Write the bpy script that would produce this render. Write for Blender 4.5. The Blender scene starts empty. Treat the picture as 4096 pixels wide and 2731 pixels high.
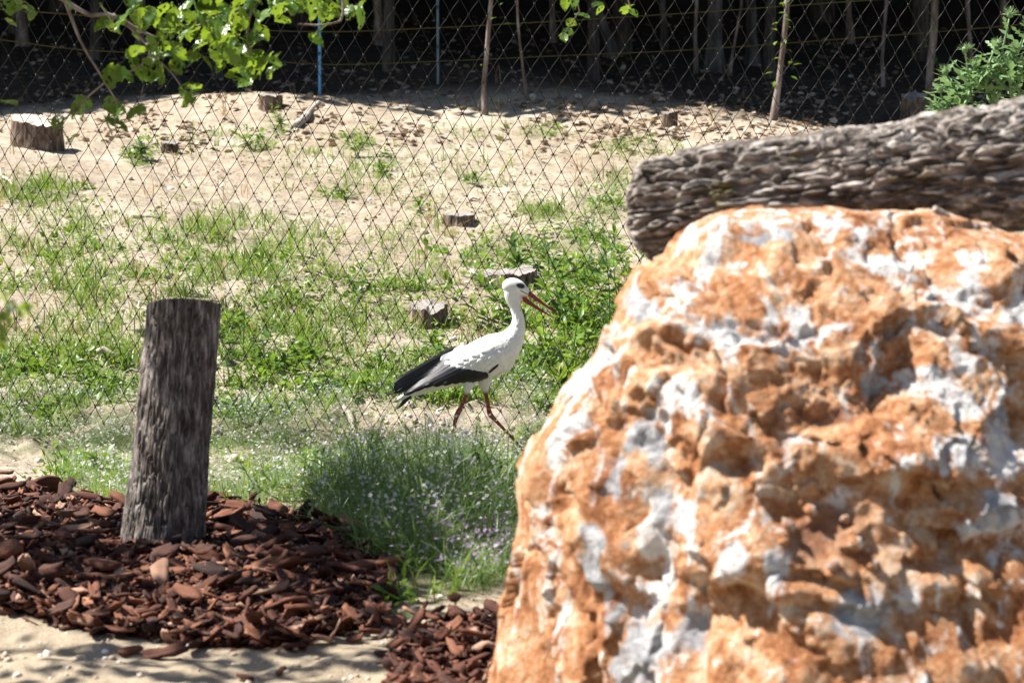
import bpy, bmesh, math, random
import numpy as np
from mathutils import Vector, Matrix

random.seed(7)
rng = np.random.default_rng(11)
scene = bpy.context.scene
COL = scene.collection

# ------------------------------------------------------------------ camera, sky, sun, exposure
IW, IH = 4096.0, 2731.0
LENS = 90.0
FPX = LENS / 36.0 * IW
PITCH = math.radians(5.0)
CAMZ = 1.40
FOCUS = 11.75
cam_d = bpy.data.cameras.new('camera')
cam = bpy.data.objects.new('camera', cam_d)
COL.objects.link(cam)
cam.location = (0, 0, CAMZ)
cam.rotation_euler = (math.pi / 2 - PITCH, 0, 0)
cam_d.lens = LENS
cam_d.sensor_width = 36.0
cam_d.clip_start = 0.05
cam_d.clip_end = 600
cam_d.dof.use_dof = True
cam_d.dof.focus_distance = FOCUS
cam_d.dof.aperture_fstop = 5.6
cam_d.dof.aperture_blades = 9
scene.camera = cam

SUN = np.array([-0.58, 0.10, 0.81]); SUN /= np.linalg.norm(SUN)      # direction towards the sun
world = bpy.data.worlds.new('World'); scene.world = world
world.use_nodes = True
wn = world.node_tree
sky = wn.nodes.new('ShaderNodeTexSky')
sky.sky_type = 'NISHITA'; sky.sun_disc = False
sky.sun_elevation = math.asin(SUN[2])
sky.sun_rotation = math.atan2(SUN[0], SUN[1])
sky.altitude = 200
wn.links.new(sky.outputs[0], wn.nodes['Background'].inputs[0])
wn.nodes['Background'].inputs[1].default_value = 0.05
sl = bpy.data.lights.new('sun', 'SUN'); sl.energy = 5.0; sl.angle = math.radians(0.53); sl.color = (1.0, 0.955, 0.89)
so = bpy.data.objects.new('sun', sl); COL.objects.link(so)
so.rotation_euler = Vector(-SUN).to_track_quat('-Z', 'Y').to_euler()
so.location = (-12, 5, 20)

scene.view_settings.view_transform = 'Standard'
scene.view_settings.look = 'None'
scene.view_settings.exposure = 1.5
scene.view_settings.gamma = 1.0
scene.render.film_transparent = False
scene.cycles.max_bounces = 5
scene.cycles.diffuse_bounces = 2
scene.cycles.transparent_max_bounces = 6
scene.cycles.use_denoising = True
scene.cycles.sample_clamp_indirect = 6.0

# ------------------------------------------------------------------ helpers
_P = np.random.default_rng(3).permutation(256)
_P = np.concatenate([_P, _P, _P])
_G = np.random.default_rng(4).normal(size=(256, 3)); _G /= np.linalg.norm(_G, axis=1)[:, None]

def perlin(p, seed=0):
    p = np.asarray(p, float) + seed * 17.37
    i = np.floor(p).astype(int); f = p - i
    i &= 255
    u = f * f * f * (f * (f * 6 - 15) + 10)
    out = 0
    res = {}
    for dx in (0, 1):
        for dy in (0, 1):
            for dz in (0, 1):
                h = _P[_P[_P[(i[:, 0] + dx) & 255] + ((i[:, 1] + dy) & 255)] + ((i[:, 2] + dz) & 255)]
                g = _G[h]
                res[dx, dy, dz] = g[:, 0] * (f[:, 0] - dx) + g[:, 1] * (f[:, 1] - dy) + g[:, 2] * (f[:, 2] - dz)
    def L(a, b, t): return a + (b - a) * t
    x00 = L(res[0,0,0], res[1,0,0], u[:,0]); x10 = L(res[0,1,0], res[1,1,0], u[:,0])
    x01 = L(res[0,0,1], res[1,0,1], u[:,0]); x11 = L(res[0,1,1], res[1,1,1], u[:,0])
    return L(L(x00, x10, u[:,1]), L(x01, x11, u[:,1]), u[:,2]) * 1.5

def fbm(p, octv=4, seed=0, gain=0.5):
    a, s, o = 1.0, 1.0, 0
    for k in range(octv):
        o = o + a * perlin(np.asarray(p) * s, seed + k * 3); a *= gain; s *= 2.03
    return o

def n2(x, y, f, seed=0, octv=1):
    x = np.atleast_1d(np.asarray(x, float)); y = np.atleast_1d(np.asarray(y, float))
    return fbm(np.stack([x * f, y * f, np.full_like(x, 0.37)], 1), octv, seed)

def sstep(a, b, x):
    t = np.clip((x - a) / (b - a), 0, 1); return t * t * (3 - 2 * t)

cp, sp = math.cos(PITCH), math.sin(PITCH)
def at(px, py, Y):
    """point at ground distance Y on the line of sight through a photo pixel"""
    u = (np.asarray(px, float) - IW / 2) / FPX; v = (np.asarray(py, float) - IH / 2) / FPX
    dy = cp - v * sp; dz = -sp - v * cp
    t = Y / dy
    return np.stack(np.broadcast_arrays(u * t, Y, CAMZ + dz * t), -1).astype(float)

def proj(P):
    P = np.asarray(P, float); x = P[..., 0]; y = P[..., 1]; z = P[..., 2] - CAMZ
    d = y * cp - z * sp; up = y * sp + z * cp
    return IW / 2 + FPX * x / d, IH / 2 - FPX * up / d

# ---- terrain
_PY = [-20, 0, 5.0, 6.3, 8.0, 9.2, 10.4, 11.3, 11.8, 12.05, 12.45, 13.2, 14.2, 15.2, 17.3, 20.0, 22.8, 24.0, 30, 40, 60, 120, 300]
_PD = [1.40, 1.40, 1.40, 1.41, 1.37, 1.40, 1.475, 1.535, 1.545, 1.475, 1.385, 1.24, 1.055, .90, .65, .25, -.12, -.28, -1.05, -2.6, -6.6, -18, -40]
_yy = np.linspace(-20, 300, 64001)
_dd = np.interp(_yy, _PY, _PD)
_k = np.exp(-np.linspace(-2, 2, 41) ** 2); _k /= _k.sum()
_pad = 20
_dd = np.convolve(np.concatenate([np.full(_pad, _dd[0]), _dd, np.full(_pad, _dd[-1])]), _k, 'valid')
HEAPS = [(-0.85, 7.5, 0.75, 0.5, 0.055), (-1.6, 7.4, .6, .6, .045), (-0.2, 7.0, .4, .45, .02)]
def gbase(x, y):
    x = np.asarray(x, float); y = np.asarray(y, float)
    z = CAMZ - np.interp(y, _yy, _dd)
    far = sstep(12.5, 18, y)
    z = z + far * (0.10 * np.sin(x * 0.55 + 1.0) * np.sin(y * 0.6 + 0.5 + 0.25 * x) + 0.045 * np.sin(x * 1.7 + y * 1.1))
    z = z + 0.12 * np.exp(-((x + 2.3) / 1.3) ** 2 - ((y - 22.2) / 0.9) ** 2)
    z = z - 0.012 * np.maximum(x, 0) * sstep(17, 22, y) * 4
    for (hx, hy, rx, ry, h) in HEAPS:
        z = z + h * np.exp(-((x - hx) / rx) ** 2 - ((y - hy) / ry) ** 2)
    return z
def gfine(x, y):
    a = 0.024 * n2(x, y, 1.7, 1) + 0.022 * n2(x, y, 5.0, 2) + 0.015 * n2(x, y, 14.0, 5)
    bank = np.exp(-((y - 12.1) / 0.35) ** 2)
    a = a * (1 + 0.8 * bank) + bank * 0.035 * n2(x, y, 8, 8) + bank * 0.02 * np.abs(n2(x, y, 22, 9))
    a = a + 0.010 * n2(x, y, 30.0, 6) * sstep(24, 16, y)
    near = sstep(9.2, 8.0, y)
    return a * (1 - 0.45 * near)
def gz(x, y):
    x = np.atleast_1d(np.asarray(x, float)); y = np.atleast_1d(np.asarray(y, float))
    return gbase(x, y) + gfine(x, y)
_YS = np.concatenate([np.linspace(4.0, 26, 500), np.linspace(26.2, 110, 200)])
def hit(px, py):
    """ground point seen at a photo pixel"""
    px = np.atleast_1d(np.asarray(px, float)); py = np.atleast_1d(np.asarray(py, float))
    u = (px - IW / 2) / FPX; v = (py - IH / 2) / FPX
    dy = cp - v * sp; dz = -sp - v * cp
    out = np.full(px.shape, np.nan)
    prev = None
    done = np.zeros(px.shape, bool)
    for Y in _YS:
        t = Y / dy
        d = (CAMZ + dz * t) - gbase(u * t, np.full_like(t, Y))
        if prev is not None:
            n = (~done) & (d <= 0)
            if n.any():
                k = prev[n] / np.maximum(prev[n] - d[n], 1e-9)
                out[n] = pY + (Y - pY) * np.clip(k, 0, 1)
                done |= n
        prev, pY = d, Y
        if done.all(): break
    out[~done] = 100.0
    x = u * out / dy
    return np.stack([x, out, gz(x, out)], 1)
def hit1(px, py): return hit([px], [py])[0]

# ---- mesh building
def mk(name, V, F, mat=None, parent=None, smooth=True, attrs=None, mats=None, fmat=None):
    V = np.ascontiguousarray(V, dtype=np.float32)
    if not isinstance(F, (list, tuple)): F = [F]
    F = [np.asarray(f, dtype=np.int32) for f in F if len(f)]
    me = bpy.data.meshes.new(name)
    me.vertices.add(len(V)); me.vertices.foreach_set('co', V.ravel())
    nl = sum(f.size for f in F); npol = sum(len(f) for f in F)
    me.loops.add(nl); me.polygons.add(npol)
    me.loops.foreach_set('vertex_index', np.concatenate([f.ravel() for f in F]))
    st, o = [], 0
    for f in F:
        st.append(o + np.arange(len(f)) * f.shape[1]); o += f.size
    me.polygons.foreach_set('loop_start', np.concatenate(st).astype(np.int32))
    if smooth: me.polygons.foreach_set('use_smooth', np.ones(npol, bool))
    for k, a in (attrs or {}).items():
        at_ = me.attributes.new(k, 'FLOAT', 'POINT')
        at_.data.foreach_set('value', np.ascontiguousarray(a, dtype=np.float32))
    for m in (mats or [mat]):
        if m: me.materials.append(m)
    if fmat is not None: me.polygons.foreach_set('material_index', np.asarray(fmat, np.int32))
    me.update(calc_edges=True); me.validate()
    o = bpy.data.objects.new(name, me); COL.objects.link(o)
    if parent: o.parent = parent
    return o

def thing(name, label, cat, loc=(0, 0, 0), group=None):
    o = bpy.data.objects.new(name, None); COL.objects.link(o); o.location = tuple(float(c) for c in loc)
    o['label'] = label; o['category'] = cat
    if group: o['group'] = group
    return o
def tag(o, label, cat=None, group=None, kind=None):
    o['label'] = label
    if cat: o['category'] = cat
    if group: o['group'] = group
    if kind: o['kind'] = kind
    return o
def child(o, parent):
    """parent a mesh built in world coordinates under a thing"""
    o.parent = parent
    o.matrix_parent_inverse = Matrix.Translation(-parent.location)
    return o

def frames(P):
    P = np.asarray(P, float)
    T = np.gradient(P, axis=0); T /= np.linalg.norm(T, axis=1)[:, None] + 1e-12
    n = np.cross(T[0], [0, 1, 0.0])
    if np.linalg.norm(n) < 1e-3: n = np.cross(T[0], [1, 0, 0.0])
    n /= np.linalg.norm(n)
    N = [n]
    for t in T[1:]:
        n = n - t * np.dot(n, t); n /= np.linalg.norm(n) + 1e-12; N.append(n)
    N = np.array(N); B = np.cross(T, N)
    return T, N, B
def resample(P, n, R=None):
    P = np.asarray(P, float); k = len(P)
    t = np.concatenate([[0], np.cumsum(np.linalg.norm(np.diff(P, axis=0), axis=1))]); t /= t[-1]
    s = np.linspace(0, 1, n)
    # Catmull-Rom through the points
    def cr(A):
        A = np.asarray(A, float)
        m = np.gradient(A, t, axis=0)
        i = np.clip(np.searchsorted(t, s, side='right') - 1, 0, k - 2)
        h = t[i + 1] - t[i]; q = (s - t[i]) / h
        if A.ndim == 2: h = h[:, None]; q = q[:, None]
        return (2*q**3-3*q**2+1)*A[i] + (q**3-2*q**2+q)*h*m[i] + (-2*q**3+3*q**2)*A[i+1] + (q**3-q**2)*h*m[i+1]
    return (cr(P), None if R is None else cr(R))
def tube(P, R, ns=8, cap=True, oval=None):
    """tube along P; returns V, [quads, tris]"""
    P = np.asarray(P, float); R = np.broadcast_to(np.asarray(R, float), (len(P),))
    T, N, B = frames(P)
    a = np.linspace(0, 2 * math.pi, ns, endpoint=False)
    V = P[:, None] + R[:, None, None] * (np.cos(a)[None, :, None] * N[:, None] + np.sin(a)[None, :, None] * B[:, None])
    V = V.reshape(-1, 3)
    n = len(P)
    i = np.arange(n - 1)[:, None] * ns; j = np.arange(ns)[None]; j2 = (j + 1) % ns
    Q = np.stack([i + j, i + j2, i + ns + j2, i + ns + j], -1).reshape(-1, 4)
    Tt = []
    if cap:
        V = np.vstack([V, P[0], P[-1]]); c0, c1 = len(V) - 2, len(V) - 1
        j = np.arange(ns)
        Tt = np.concatenate([np.stack([np.full(ns, c0), (j + 1) % ns, j], 1),
                             np.stack([np.full(ns, c1), (n - 1) * ns + j, (n - 1) * ns + (j + 1) % ns], 1)])
    return V, [Q, Tt]
def join(parts):
    """parts: list of (V, [F...]) -> V, [F quads, F tris]"""
    Vs, fs, o = [], {}, 0
    for V, F in parts:
        for f in F:
            if len(f): fs.setdefault(np.asarray(f).shape[1], []).append(np.asarray(f) + o)
        Vs.append(V); o += len(V)
    return np.vstack(Vs), [np.concatenate(v) for v in fs.values()]

def rotm(yaw, pitch, roll):
    """n rotation matrices: roll about own axis (x), pitch up, yaw"""
    cy, sy, c1, s1, cr, sr = np.cos(yaw), np.sin(yaw), np.cos(pitch), np.sin(pitch), np.cos(roll), np.sin(roll)
    Z = np.zeros_like(cy); O = np.ones_like(cy)
    Rz = np.stack([cy, -sy, Z, sy, cy, Z, Z, Z, O], -1).reshape(-1, 3, 3)
    Ry = np.stack([c1, Z, -s1, Z, O, Z, s1, Z, c1], -1).reshape(-1, 3, 3)
    Rx = np.stack([O, Z, Z, Z, cr, -sr, Z, sr, cr], -1).reshape(-1, 3, 3)
    return Rz @ Ry @ Rx
def scatter(TV, TF, pos, sc, M):
    """copies of a small template; sc (n,) or (n,3)"""
    TV = np.asarray(TV, float); TF = np.asarray(TF); n, k = len(pos), len(TV)
    sc = np.asarray(sc, float)
    S = sc[:, None, None] * TV[None] if sc.ndim == 1 else sc[:, None, :] * TV[None]
    V = np.einsum('nij,nkj->nki', M, S) + pos[:, None]
    F = (TF[None] + (np.arange(n) * k)[:, None, None]).reshape(-1, TF.shape[1])
    return V.reshape(-1, 3), F

# leaf templates lie along +x, length 1, z up
LEAF_V = np.array([[0,0,0],[.28,.20,.045],[.62,.21,.05],[1,0,-.10],[.62,-.21,.05],[.28,-.20,.045],[.35,0,.0],[.68,0,-.015]])
LEAF_F = np.array([[0,6,1],[6,2,1],[6,7,2],[7,3,2],[0,5,6],[5,4,6],[4,7,6],[4,3,7]])
NARROW_V = LEAF_V * np.array([1, .48, 1.0])
BLADE_V = np.array([[0,-.03,0],[0,.03,0],[.4,-.028,.03],[.4,.028,.03],[.75,-.02,-.02],[.75,.02,-.02],[1,0,-.12]])
BLADE_F = np.array([[0,2,1],[1,2,3],[2,4,3],[3,4,5],[4,6,5]])
MICRO_V = np.array([[0,0,0],[.5,.3,.06],[1,0,-.05],[.5,-.3,.06]]); MICRO_F = np.array([[0,2,1],[0,3,2]])
_a = np.linspace(0, 2*math.pi, 5, endpoint=False)
FLOWER_V = np.vstack([[0,0,-.15]] + [[[math.cos(t-.3),math.sin(t-.3),.1],[math.cos(t+.3),math.sin(t+.3),.1]] for t in _a])
FLOWER_F = np.array([[0,1+2*i,2+2*i] for i in range(5)])
CARD_V = np.array([[-.5,-.35,.0],[.1,-.5,.08],[.55,.05,-.05],[.05,.5,.06],[-.45,.25,-.04]]); CARD_F = np.array([[0,1,2],[0,2,3],[0,3,4]])
_t=(1+5**.5)/2
PEB_V = np.array([[-1,_t,0],[1,_t,0],[-1,-_t,0],[1,-_t,0],[0,-1,_t],[0,1,_t],[0,-1,-_t],[0,1,-_t],[_t,0,-1],[_t,0,1],[-_t,0,-1],[-_t,0,1]])/1.9
PEB_F = np.array([[0,11,5],[0,5,1],[0,1,7],[0,7,10],[0,10,11],[1,5,9],[5,11,4],[11,10,2],[10,7,6],[7,1,8],[3,9,4],[3,4,2],[3,2,6],[3,6,8],[3,8,9],[4,9,5],[2,4,11],[6,2,10],[8,6,7],[9,8,1]])

# ------------------------------------------------------------------ materials
def nodes(name):
    m = bpy.data.materials.new(name); m.use_nodes = True
    nt = m.node_tree; b = nt.nodes['Principled BSDF']
    return m, nt, b
def N(nt, t, **kw):
    n = nt.nodes.new('ShaderNode' + t)
    for k, v in kw.items():
        if k in n.inputs.keys() if isinstance(k, str) else False: n.inputs[k].default_value = v
        else: setattr(n, k, v)
    return n
def inp(n, **kw):
    for k, v in kw.items(): n.inputs[k.replace('_', ' ')].default_value = v
    return n
def ramp(nt, stops, interp='LINEAR'):
    r = nt.nodes.new('ShaderNodeValToRGB'); r.color_ramp.interpolation = interp
    e = r.color_ramp.elements
    while len(e) < len(stops): e.new(0.5)
    for k, (p, c) in zip(e, stops):
        k.position = p; k.color = (*c, 1) if len(c) == 3 else c
    return r
def mixc(nt, fac, a, b):
    m = nt.nodes.new('ShaderNodeMix'); m.data_type = 'RGBA'
    for s, v in ((0, fac), (6, a), (7, b)):
        if hasattr(v, 'type') and hasattr(v, 'is_output'): nt.links.new(v, m.inputs[s])
        elif s == 0: m.inputs[0].default_value = v
        else: m.inputs[s].default_value = (*v, 1)
    return m.outputs[2]
def noise(nt, scale, detail=4, rough=0.55, vec=None, stretch=None, dist=0.0):
    t = nt.nodes.new('ShaderNodeTexNoise'); inp(t, Scale=scale, Detail=detail, Roughness=rough, Distortion=dist)
    tc = nt.nodes.new('ShaderNodeTexCoord')
    src = vec or tc.outputs['Object']
    if stretch:
        mp = nt.nodes.new('ShaderNodeMapping'); mp.inputs['Scale'].default_value = stretch
        nt.links.new(src, mp.inputs[0]); src = mp.outputs[0]
    nt.links.new(src, t.inputs['Vector'])
    return t.outputs['Fac']
def attr(nt, name):
    a = nt.nodes.new('ShaderNodeAttribute'); a.attribute_name = name; return a.outputs['Fac']
def bump(nt, b, h, strength, dist):
    n = nt.nodes.new('ShaderNodeBump'); inp(n, Strength=strength, Distance=dist)
    nt.links.new(h, n.inputs['Height']); nt.links.new(n.outputs[0], b.inputs['Normal'])
def mmath(nt, op, a, b=None):
    m = nt.nodes.new('ShaderNodeMath'); m.operation = op
    for i, v in enumerate((a, b)):
        if v is None: continue
        if hasattr(v, 'is_output'): nt.links.new(v, m.inputs[i])
        else: m.inputs[i].default_value = v
    return m.outputs[0]

def leaf_mat(name, stops, trans=0.4, tcol=(0.30, 0.42, 0.04), rough=0.45, objrand=False):
    m, nt, b = nodes(name)
    if objrand:
        oi = nt.nodes.new('ShaderNodeObjectInfo'); src = oi.outputs['Random']
    else: src = attr(nt, 'tint')
    r = ramp(nt, stops); nt.links.new(src, r.inputs[0])
    nt.links.new(r.outputs[0], b.inputs['Base Color'])
    inp(b, Roughness=rough); b.inputs['Specular IOR Level'].default_value = 0.4
    tr = nt.nodes.new('ShaderNodeBsdfTranslucent')
    nt.links.new(mixc(nt, 0.45, r.outputs[0], tcol), tr.inputs[0])
    mx = nt.nodes.new('ShaderNodeMixShader'); mx.inputs[0].default_value = trans
    nt.links.new(b.outputs[0], mx.inputs[1]); nt.links.new(tr.outputs[0], mx.inputs[2])
    nt.links.new(mx.outputs[0], nt.nodes['Material Output'].inputs[0])
    return m
M = {}
M['grass'] = leaf_mat('grass', [(0, (.055,.125,.016)), (.45, (.12,.21,.026)), (.75, (.20,.27,.04)), (.9, (.32,.27,.12)), (1, (.42,.34,.2))])
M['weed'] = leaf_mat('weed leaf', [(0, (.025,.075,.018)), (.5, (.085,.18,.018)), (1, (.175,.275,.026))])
M['weed_pale'] = leaf_mat('pale weed leaf', [(0, (.10,.17,.10)), (.5, (.09,.19,.05)), (1, (.15,.27,.06))])
M['feathery'] = leaf_mat('feathery stems', [(0, (.055,.125,.025)), (.5, (.125,.215,.045)), (1, (.22,.30,.09))], trans=.45, tcol=(.30,.40,.12))
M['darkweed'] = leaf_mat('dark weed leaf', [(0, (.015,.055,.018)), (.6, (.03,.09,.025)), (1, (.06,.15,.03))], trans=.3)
M['thistle'] = leaf_mat('thistle leaf', [(0, (.08,.17,.06)), (.6, (.15,.25,.10)), (1, (.24,.33,.15))], trans=.3, tcol=(.25,.4,.12))
M['tree_leaf'] = leaf_mat('tree leaf', [(0, (.018,.06,.010)), (.5, (.045,.115,.014)), (1, (.09,.17,.02))], trans=.42, tcol=(.42,.55,.03), rough=.35, objrand=True)
M['crown'] = leaf_mat('crown leaf', [(0, (.025,.065,.012)), (.6, (.045,.10,.016)), (1, (.08,.15,.02))], trans=.25)
M['dry'] = leaf_mat('dry grass', [(0, (.20,.12,.06)), (.6, (.36,.25,.13)), (1, (.48,.37,.22))], trans=.3, tcol=(.5,.35,.15), rough=.7)
M['litter'] = leaf_mat('dead leaf', [(0, (.13,.085,.055)), (.4, (.30,.22,.155)), (1, (.56,.48,.40))], trans=.1, tcol=(.4,.25,.1), rough=.75)
def flower_mat(name, stops):
    return leaf_mat(name, stops, trans=.3, tcol=stops[-1][1], rough=.6)
M['white_fl'] = flower_mat('white petals', [(0, (.62,.56,.62)), (1, (.78,.77,.77))])
M['pink_fl'] = flower_mat('lilac petals', [(0, (.45,.28,.52)), (1, (.66,.50,.70))])
M['violet_fl'] = flower_mat('violet petals', [(0, (.25,.14,.55)), (1, (.42,.26,.72))])
M['yellow_fl'] = flower_mat('yellow petals', [(0, (.75,.55,.03)), (1, (.8,.65,.05))])

def plain(name, col, rough=.6, metal=0, spec=.5):
    m, nt, b = nodes(name); inp(b, Roughness=rough, Metallic=metal); b.inputs['Base Color'].default_value = (*col, 1)
    b.inputs['Specular IOR Level'].default_value = spec
    return m
def bark_mat(name, c0, c1, c2, moss=None, sc=1.0, vert=True):
    m, nt, b = nodes(name)
    st = (1, 1, .22) if vert else (.3, 1, 1)
    n1 = noise(nt, 38 * sc, 6, .65, stretch=st); r = ramp(nt, [(.36, c0), (.49, c1), (.62, c2)]); nt.links.new(n1, r.inputs[0])
    col = r.outputs[0]
    n3 = noise(nt, 7 * sc, 4, .6)
    r3 = ramp(nt, [(.40, (.72, .66, .62)), (.65, (1.15, 1.12, 1.1))]); nt.links.new(n3, r3.inputs[0])
    mm = nt.nodes.new('ShaderNodeMix'); mm.data_type = 'RGBA'; mm.blend_type = 'MULTIPLY'; mm.inputs[0].default_value = 1
    nt.links.new(col, mm.inputs[6]); nt.links.new(r3.outputs[0], mm.inputs[7]); col = mm.outputs[2]
    if moss:
        n2_ = noise(nt, 5 * sc, 5, .7); r2 = ramp(nt, [(.60, (0,0,0)), (.70, (1,1,1))]); nt.links.new(n2_, r2.inputs[0])
        col = mixc(nt, mmath(nt, 'MULTIPLY', r2.outputs[0], .6), col, moss)
    nt.links.new(col, b.inputs['Base Color']); inp(b, Roughness=.85); b.inputs['Specular IOR Level'].default_value = .25
    bump(nt, b, noise(nt, 160 * sc, 5, .7, stretch=st), .5, .004)
    return m
M['bark_log'] = bark_mat('log bark', (.040,.034,.029), (.135,.12,.107), (.40,.38,.36), moss=(.18,.16,.03), vert=False)
M['bark_post'] = bark_mat('post bark', (.046,.039,.034), (.12,.105,.095), (.31,.29,.27), sc=1.2)
M['bark_stump'] = bark_mat('stump bark', (.055,.038,.027), (.13,.095,.07), (.26,.21,.165))
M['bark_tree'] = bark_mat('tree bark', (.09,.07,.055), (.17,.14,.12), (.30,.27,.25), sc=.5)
M['bark_shaded'] = bark_mat('shaded tree bark', (.03,.025,.02), (.06,.052,.045), (.11,.10,.09), sc=.5)  # tree bark copy, the wood's shade darkened into its colour
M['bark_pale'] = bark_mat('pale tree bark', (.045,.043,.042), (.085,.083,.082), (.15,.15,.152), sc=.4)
def cut_mat(name, a, b_, c):
    m, nt, b = nodes(name)
    w = nt.nodes.new('ShaderNodeTexWave'); w.wave_type = 'RINGS'; w.rings_direction = 'Z'; inp(w, Scale=28, Distortion=2.5, Detail=3)
    tc = nt.nodes.new('ShaderNodeTexCoord'); nt.links.new(tc.outputs['Object'], w.inputs[0])
    n = noise(nt, 9, 5, .6)
    f = mmath(nt, 'ADD', mmath(nt, 'MULTIPLY', w.outputs['Fac'], .35), mmath(nt, 'MULTIPLY', n, .65))
    r = ramp(nt, [(.3, a), (.5, b_), (.7, c)]); nt.links.new(f, r.inputs[0]); nt.links.new(r.outputs[0], b.inputs['Base Color'])
    inp(b, Roughness=.85); bump(nt, b, noise(nt, 120, 4, .7), .4, .003)
    return m
M['cut_grey'] = cut_mat('weathered cut wood', (.11,.095,.083), (.20,.18,.16), (.32,.295,.265))
M['cut_pale'] = cut_mat('pale cut wood', (.30,.24,.19), (.44,.37,.31), (.58,.51,.45))
M['dead_wood'] = bark_mat('bleached wood', (.26,.22,.18), (.42,.38,.33), (.6,.56,.5), sc=2)

def ground_mat():
    m, nt, b = nodes('ground')
    big = noise(nt, .9, 5, .6); mid = noise(nt, 7, 6, .65); fine = noise(nt, 45, 6, .7); tiny = noise(nt, 170, 4, .7)
    r1 = ramp(nt, [(.31, (.17,.14,.105)), (.48, (.36,.31,.245)), (.69, (.53,.48,.40))])
    f = mmath(nt, 'ADD', mmath(nt, 'MULTIPLY', mid, .55), mmath(nt, 'MULTIPLY', fine, .45)); nt.links.new(f, r1.inputs[0])
    r0 = ramp(nt, [(.35, (.86,.80,.74)), (.65, (1.06,1.04,1.02))]); nt.links.new(big, r0.inputs[0])
    mm = nt.nodes.new('ShaderNodeMix'); mm.data_type = 'RGBA'; mm.blend_type = 'MULTIPLY'; mm.inputs[0].default_value = 1
    nt.links.new(r1.outputs[0], mm.inputs[6]); nt.links.new(r0.outputs[0], mm.inputs[7]); soil = mm.outputs[2]
    rs = ramp(nt, [(.3, (.27,.215,.145)), (.55, (.39,.32,.23)), (.75, (.49,.42,.32))]); nt.links.new(f, rs.inputs[0])
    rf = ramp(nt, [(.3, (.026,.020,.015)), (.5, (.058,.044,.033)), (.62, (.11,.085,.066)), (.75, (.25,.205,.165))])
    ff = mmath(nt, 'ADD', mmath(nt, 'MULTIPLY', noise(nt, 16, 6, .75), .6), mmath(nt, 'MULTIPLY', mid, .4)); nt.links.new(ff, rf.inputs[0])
    rg = ramp(nt, [(.3, (.055,.08,.03)), (.55, (.12,.145,.06)), (.75, (.28,.24,.16))]); nt.links.new(f, rg.inputs[0])
    c = mixc(nt, attr(nt, 'sand'), soil, rs.outputs[0])
    c = mixc(nt, attr(nt, 'turf'), c, rg.outputs[0])
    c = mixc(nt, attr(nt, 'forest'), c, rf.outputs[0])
    c = mixc(nt, attr(nt, 'mulch'), c, (.045,.022,.014))
    nt.links.new(c, b.inputs['Base Color']); inp(b, Roughness=.95); b.inputs['Specular IOR Level'].default_value = .12
    h = mmath(nt, 'ADD', mmath(nt, 'MULTIPLY', fine, .7), mmath(nt, 'MULTIPLY', tiny, .3))
    bump(nt, b, h, .9, .025)
    return m
M['ground'] = ground_mat()

# ------------------------------------------------------------------ plant cover maps, given where the photograph shows them (2352-px coordinates)
K = IW / 2352.0
def blobs(px, py, L):
    x = px / K; y = py / K; o = np.zeros(np.shape(px))
    for (bx, by, rx, ry, w) in L:
        d = ((x - bx) / rx) ** 2 + ((y - by) / ry) ** 2
        o = np.maximum(o, w * np.clip(1.35 - d * .9, 0, 1))
    return o
W_MAP = [ # broad-leaved weeds
 (585,330,55,28,1),(320,355,40,30,.9),(820,340,55,40,.7),(880,383,40,25,.8),(780,440,50,25,.7),(1085,410,40,30,.8),(1250,305,35,25,.6),
 (960,487,50,20,.7),(640,290,30,35,.8),(140,450,130,25,.35),(470,440,70,14,.35),(1250,470,40,25,.35),(1400,470,50,40,.5),(1000,600,40,25,.5),
 (600,590,90,45,.75),(450,570,120,40,.5),(200,590,130,50,.4),(1170,580,120,40,.7),(1340,600,90,90,.95),(1370,720,90,110,1),(1180,650,130,30,.8),
 (900,690,120,60,.45),(700,700,150,60,.55),(1120,710,80,50,.6),(560,760,70,60,.9),(640,830,130,40,.75),(790,860,120,50,.7),(960,800,60,40,.55),
 (100,640,110,50,.45),(120,840,160,50,.8),(250,880,90,40,1),(80,930,80,30,.7),(1280,860,90,60,1),(1010,910,130,35,1),(1150,840,90,50,.6),(1330,960,60,60,.9),
 (190,1080,110,30,.8),(90,1140,40,20,.4),(740,1110,95,60,1),(560,920,80,50,.6),(620,1080,80,30,.5),(870,1080,90,50,.7),(1100,1110,130,60,.7),(760,900,80,30,.6),(380,640,160,40,.35),
 (900,1385,25,15,.8),(420,330,30,12,.25)]
G_MAP = [ # grass
 (60,440,140,30,.8),(500,560,260,70,.5),(180,560,180,60,.45),(650,610,160,50,.5),(130,500,120,30,.4),(1250,490,60,30,.7),(1380,450,60,60,.5),(700,380,100,40,.25),(900,400,250,60,.2),
 (300,650,300,60,.55),(700,760,300,80,.5),(180,800,220,80,.5),(950,850,200,60,.6),(1250,800,160,120,.7),(1000,900,200,40,.9),(640,920,140,60,.4),(120,930,200,60,.35),
 (1050,560,200,50,.35),(850,640,200,60,.3),(560,1120,150,60,.25),(220,1120,120,40,.4),(1450,350,120,25,.4),(1150,310,150,20,.3),(750,1060,250,60,.18),(1020,1080,250,60,.12),(940,1350,250,30,.12),(480,340,150,30,.2)]
F_MAP = [ # fine flowering carpet
 (150,990,200,75,1),(60,960,120,50,.9),(280,1110,120,45,1),(600,1000,160,70,1),(560,1110,140,60,1),(720,960,120,50,.8),(800,1040,120,60,.9),(960,1060,180,60,1),
 (960,1180,220,110,1),(1060,1290,160,75,1),(900,1290,120,60,.9),(1180,880,110,45,.8),(1230,960,60,60,.9),(1130,1200,110,120,1),(400,1080,60,60,.8),(900,930,60,35,.4),(660,1150,120,30,.7),(1250,1010,60,60,.9)]
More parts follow.
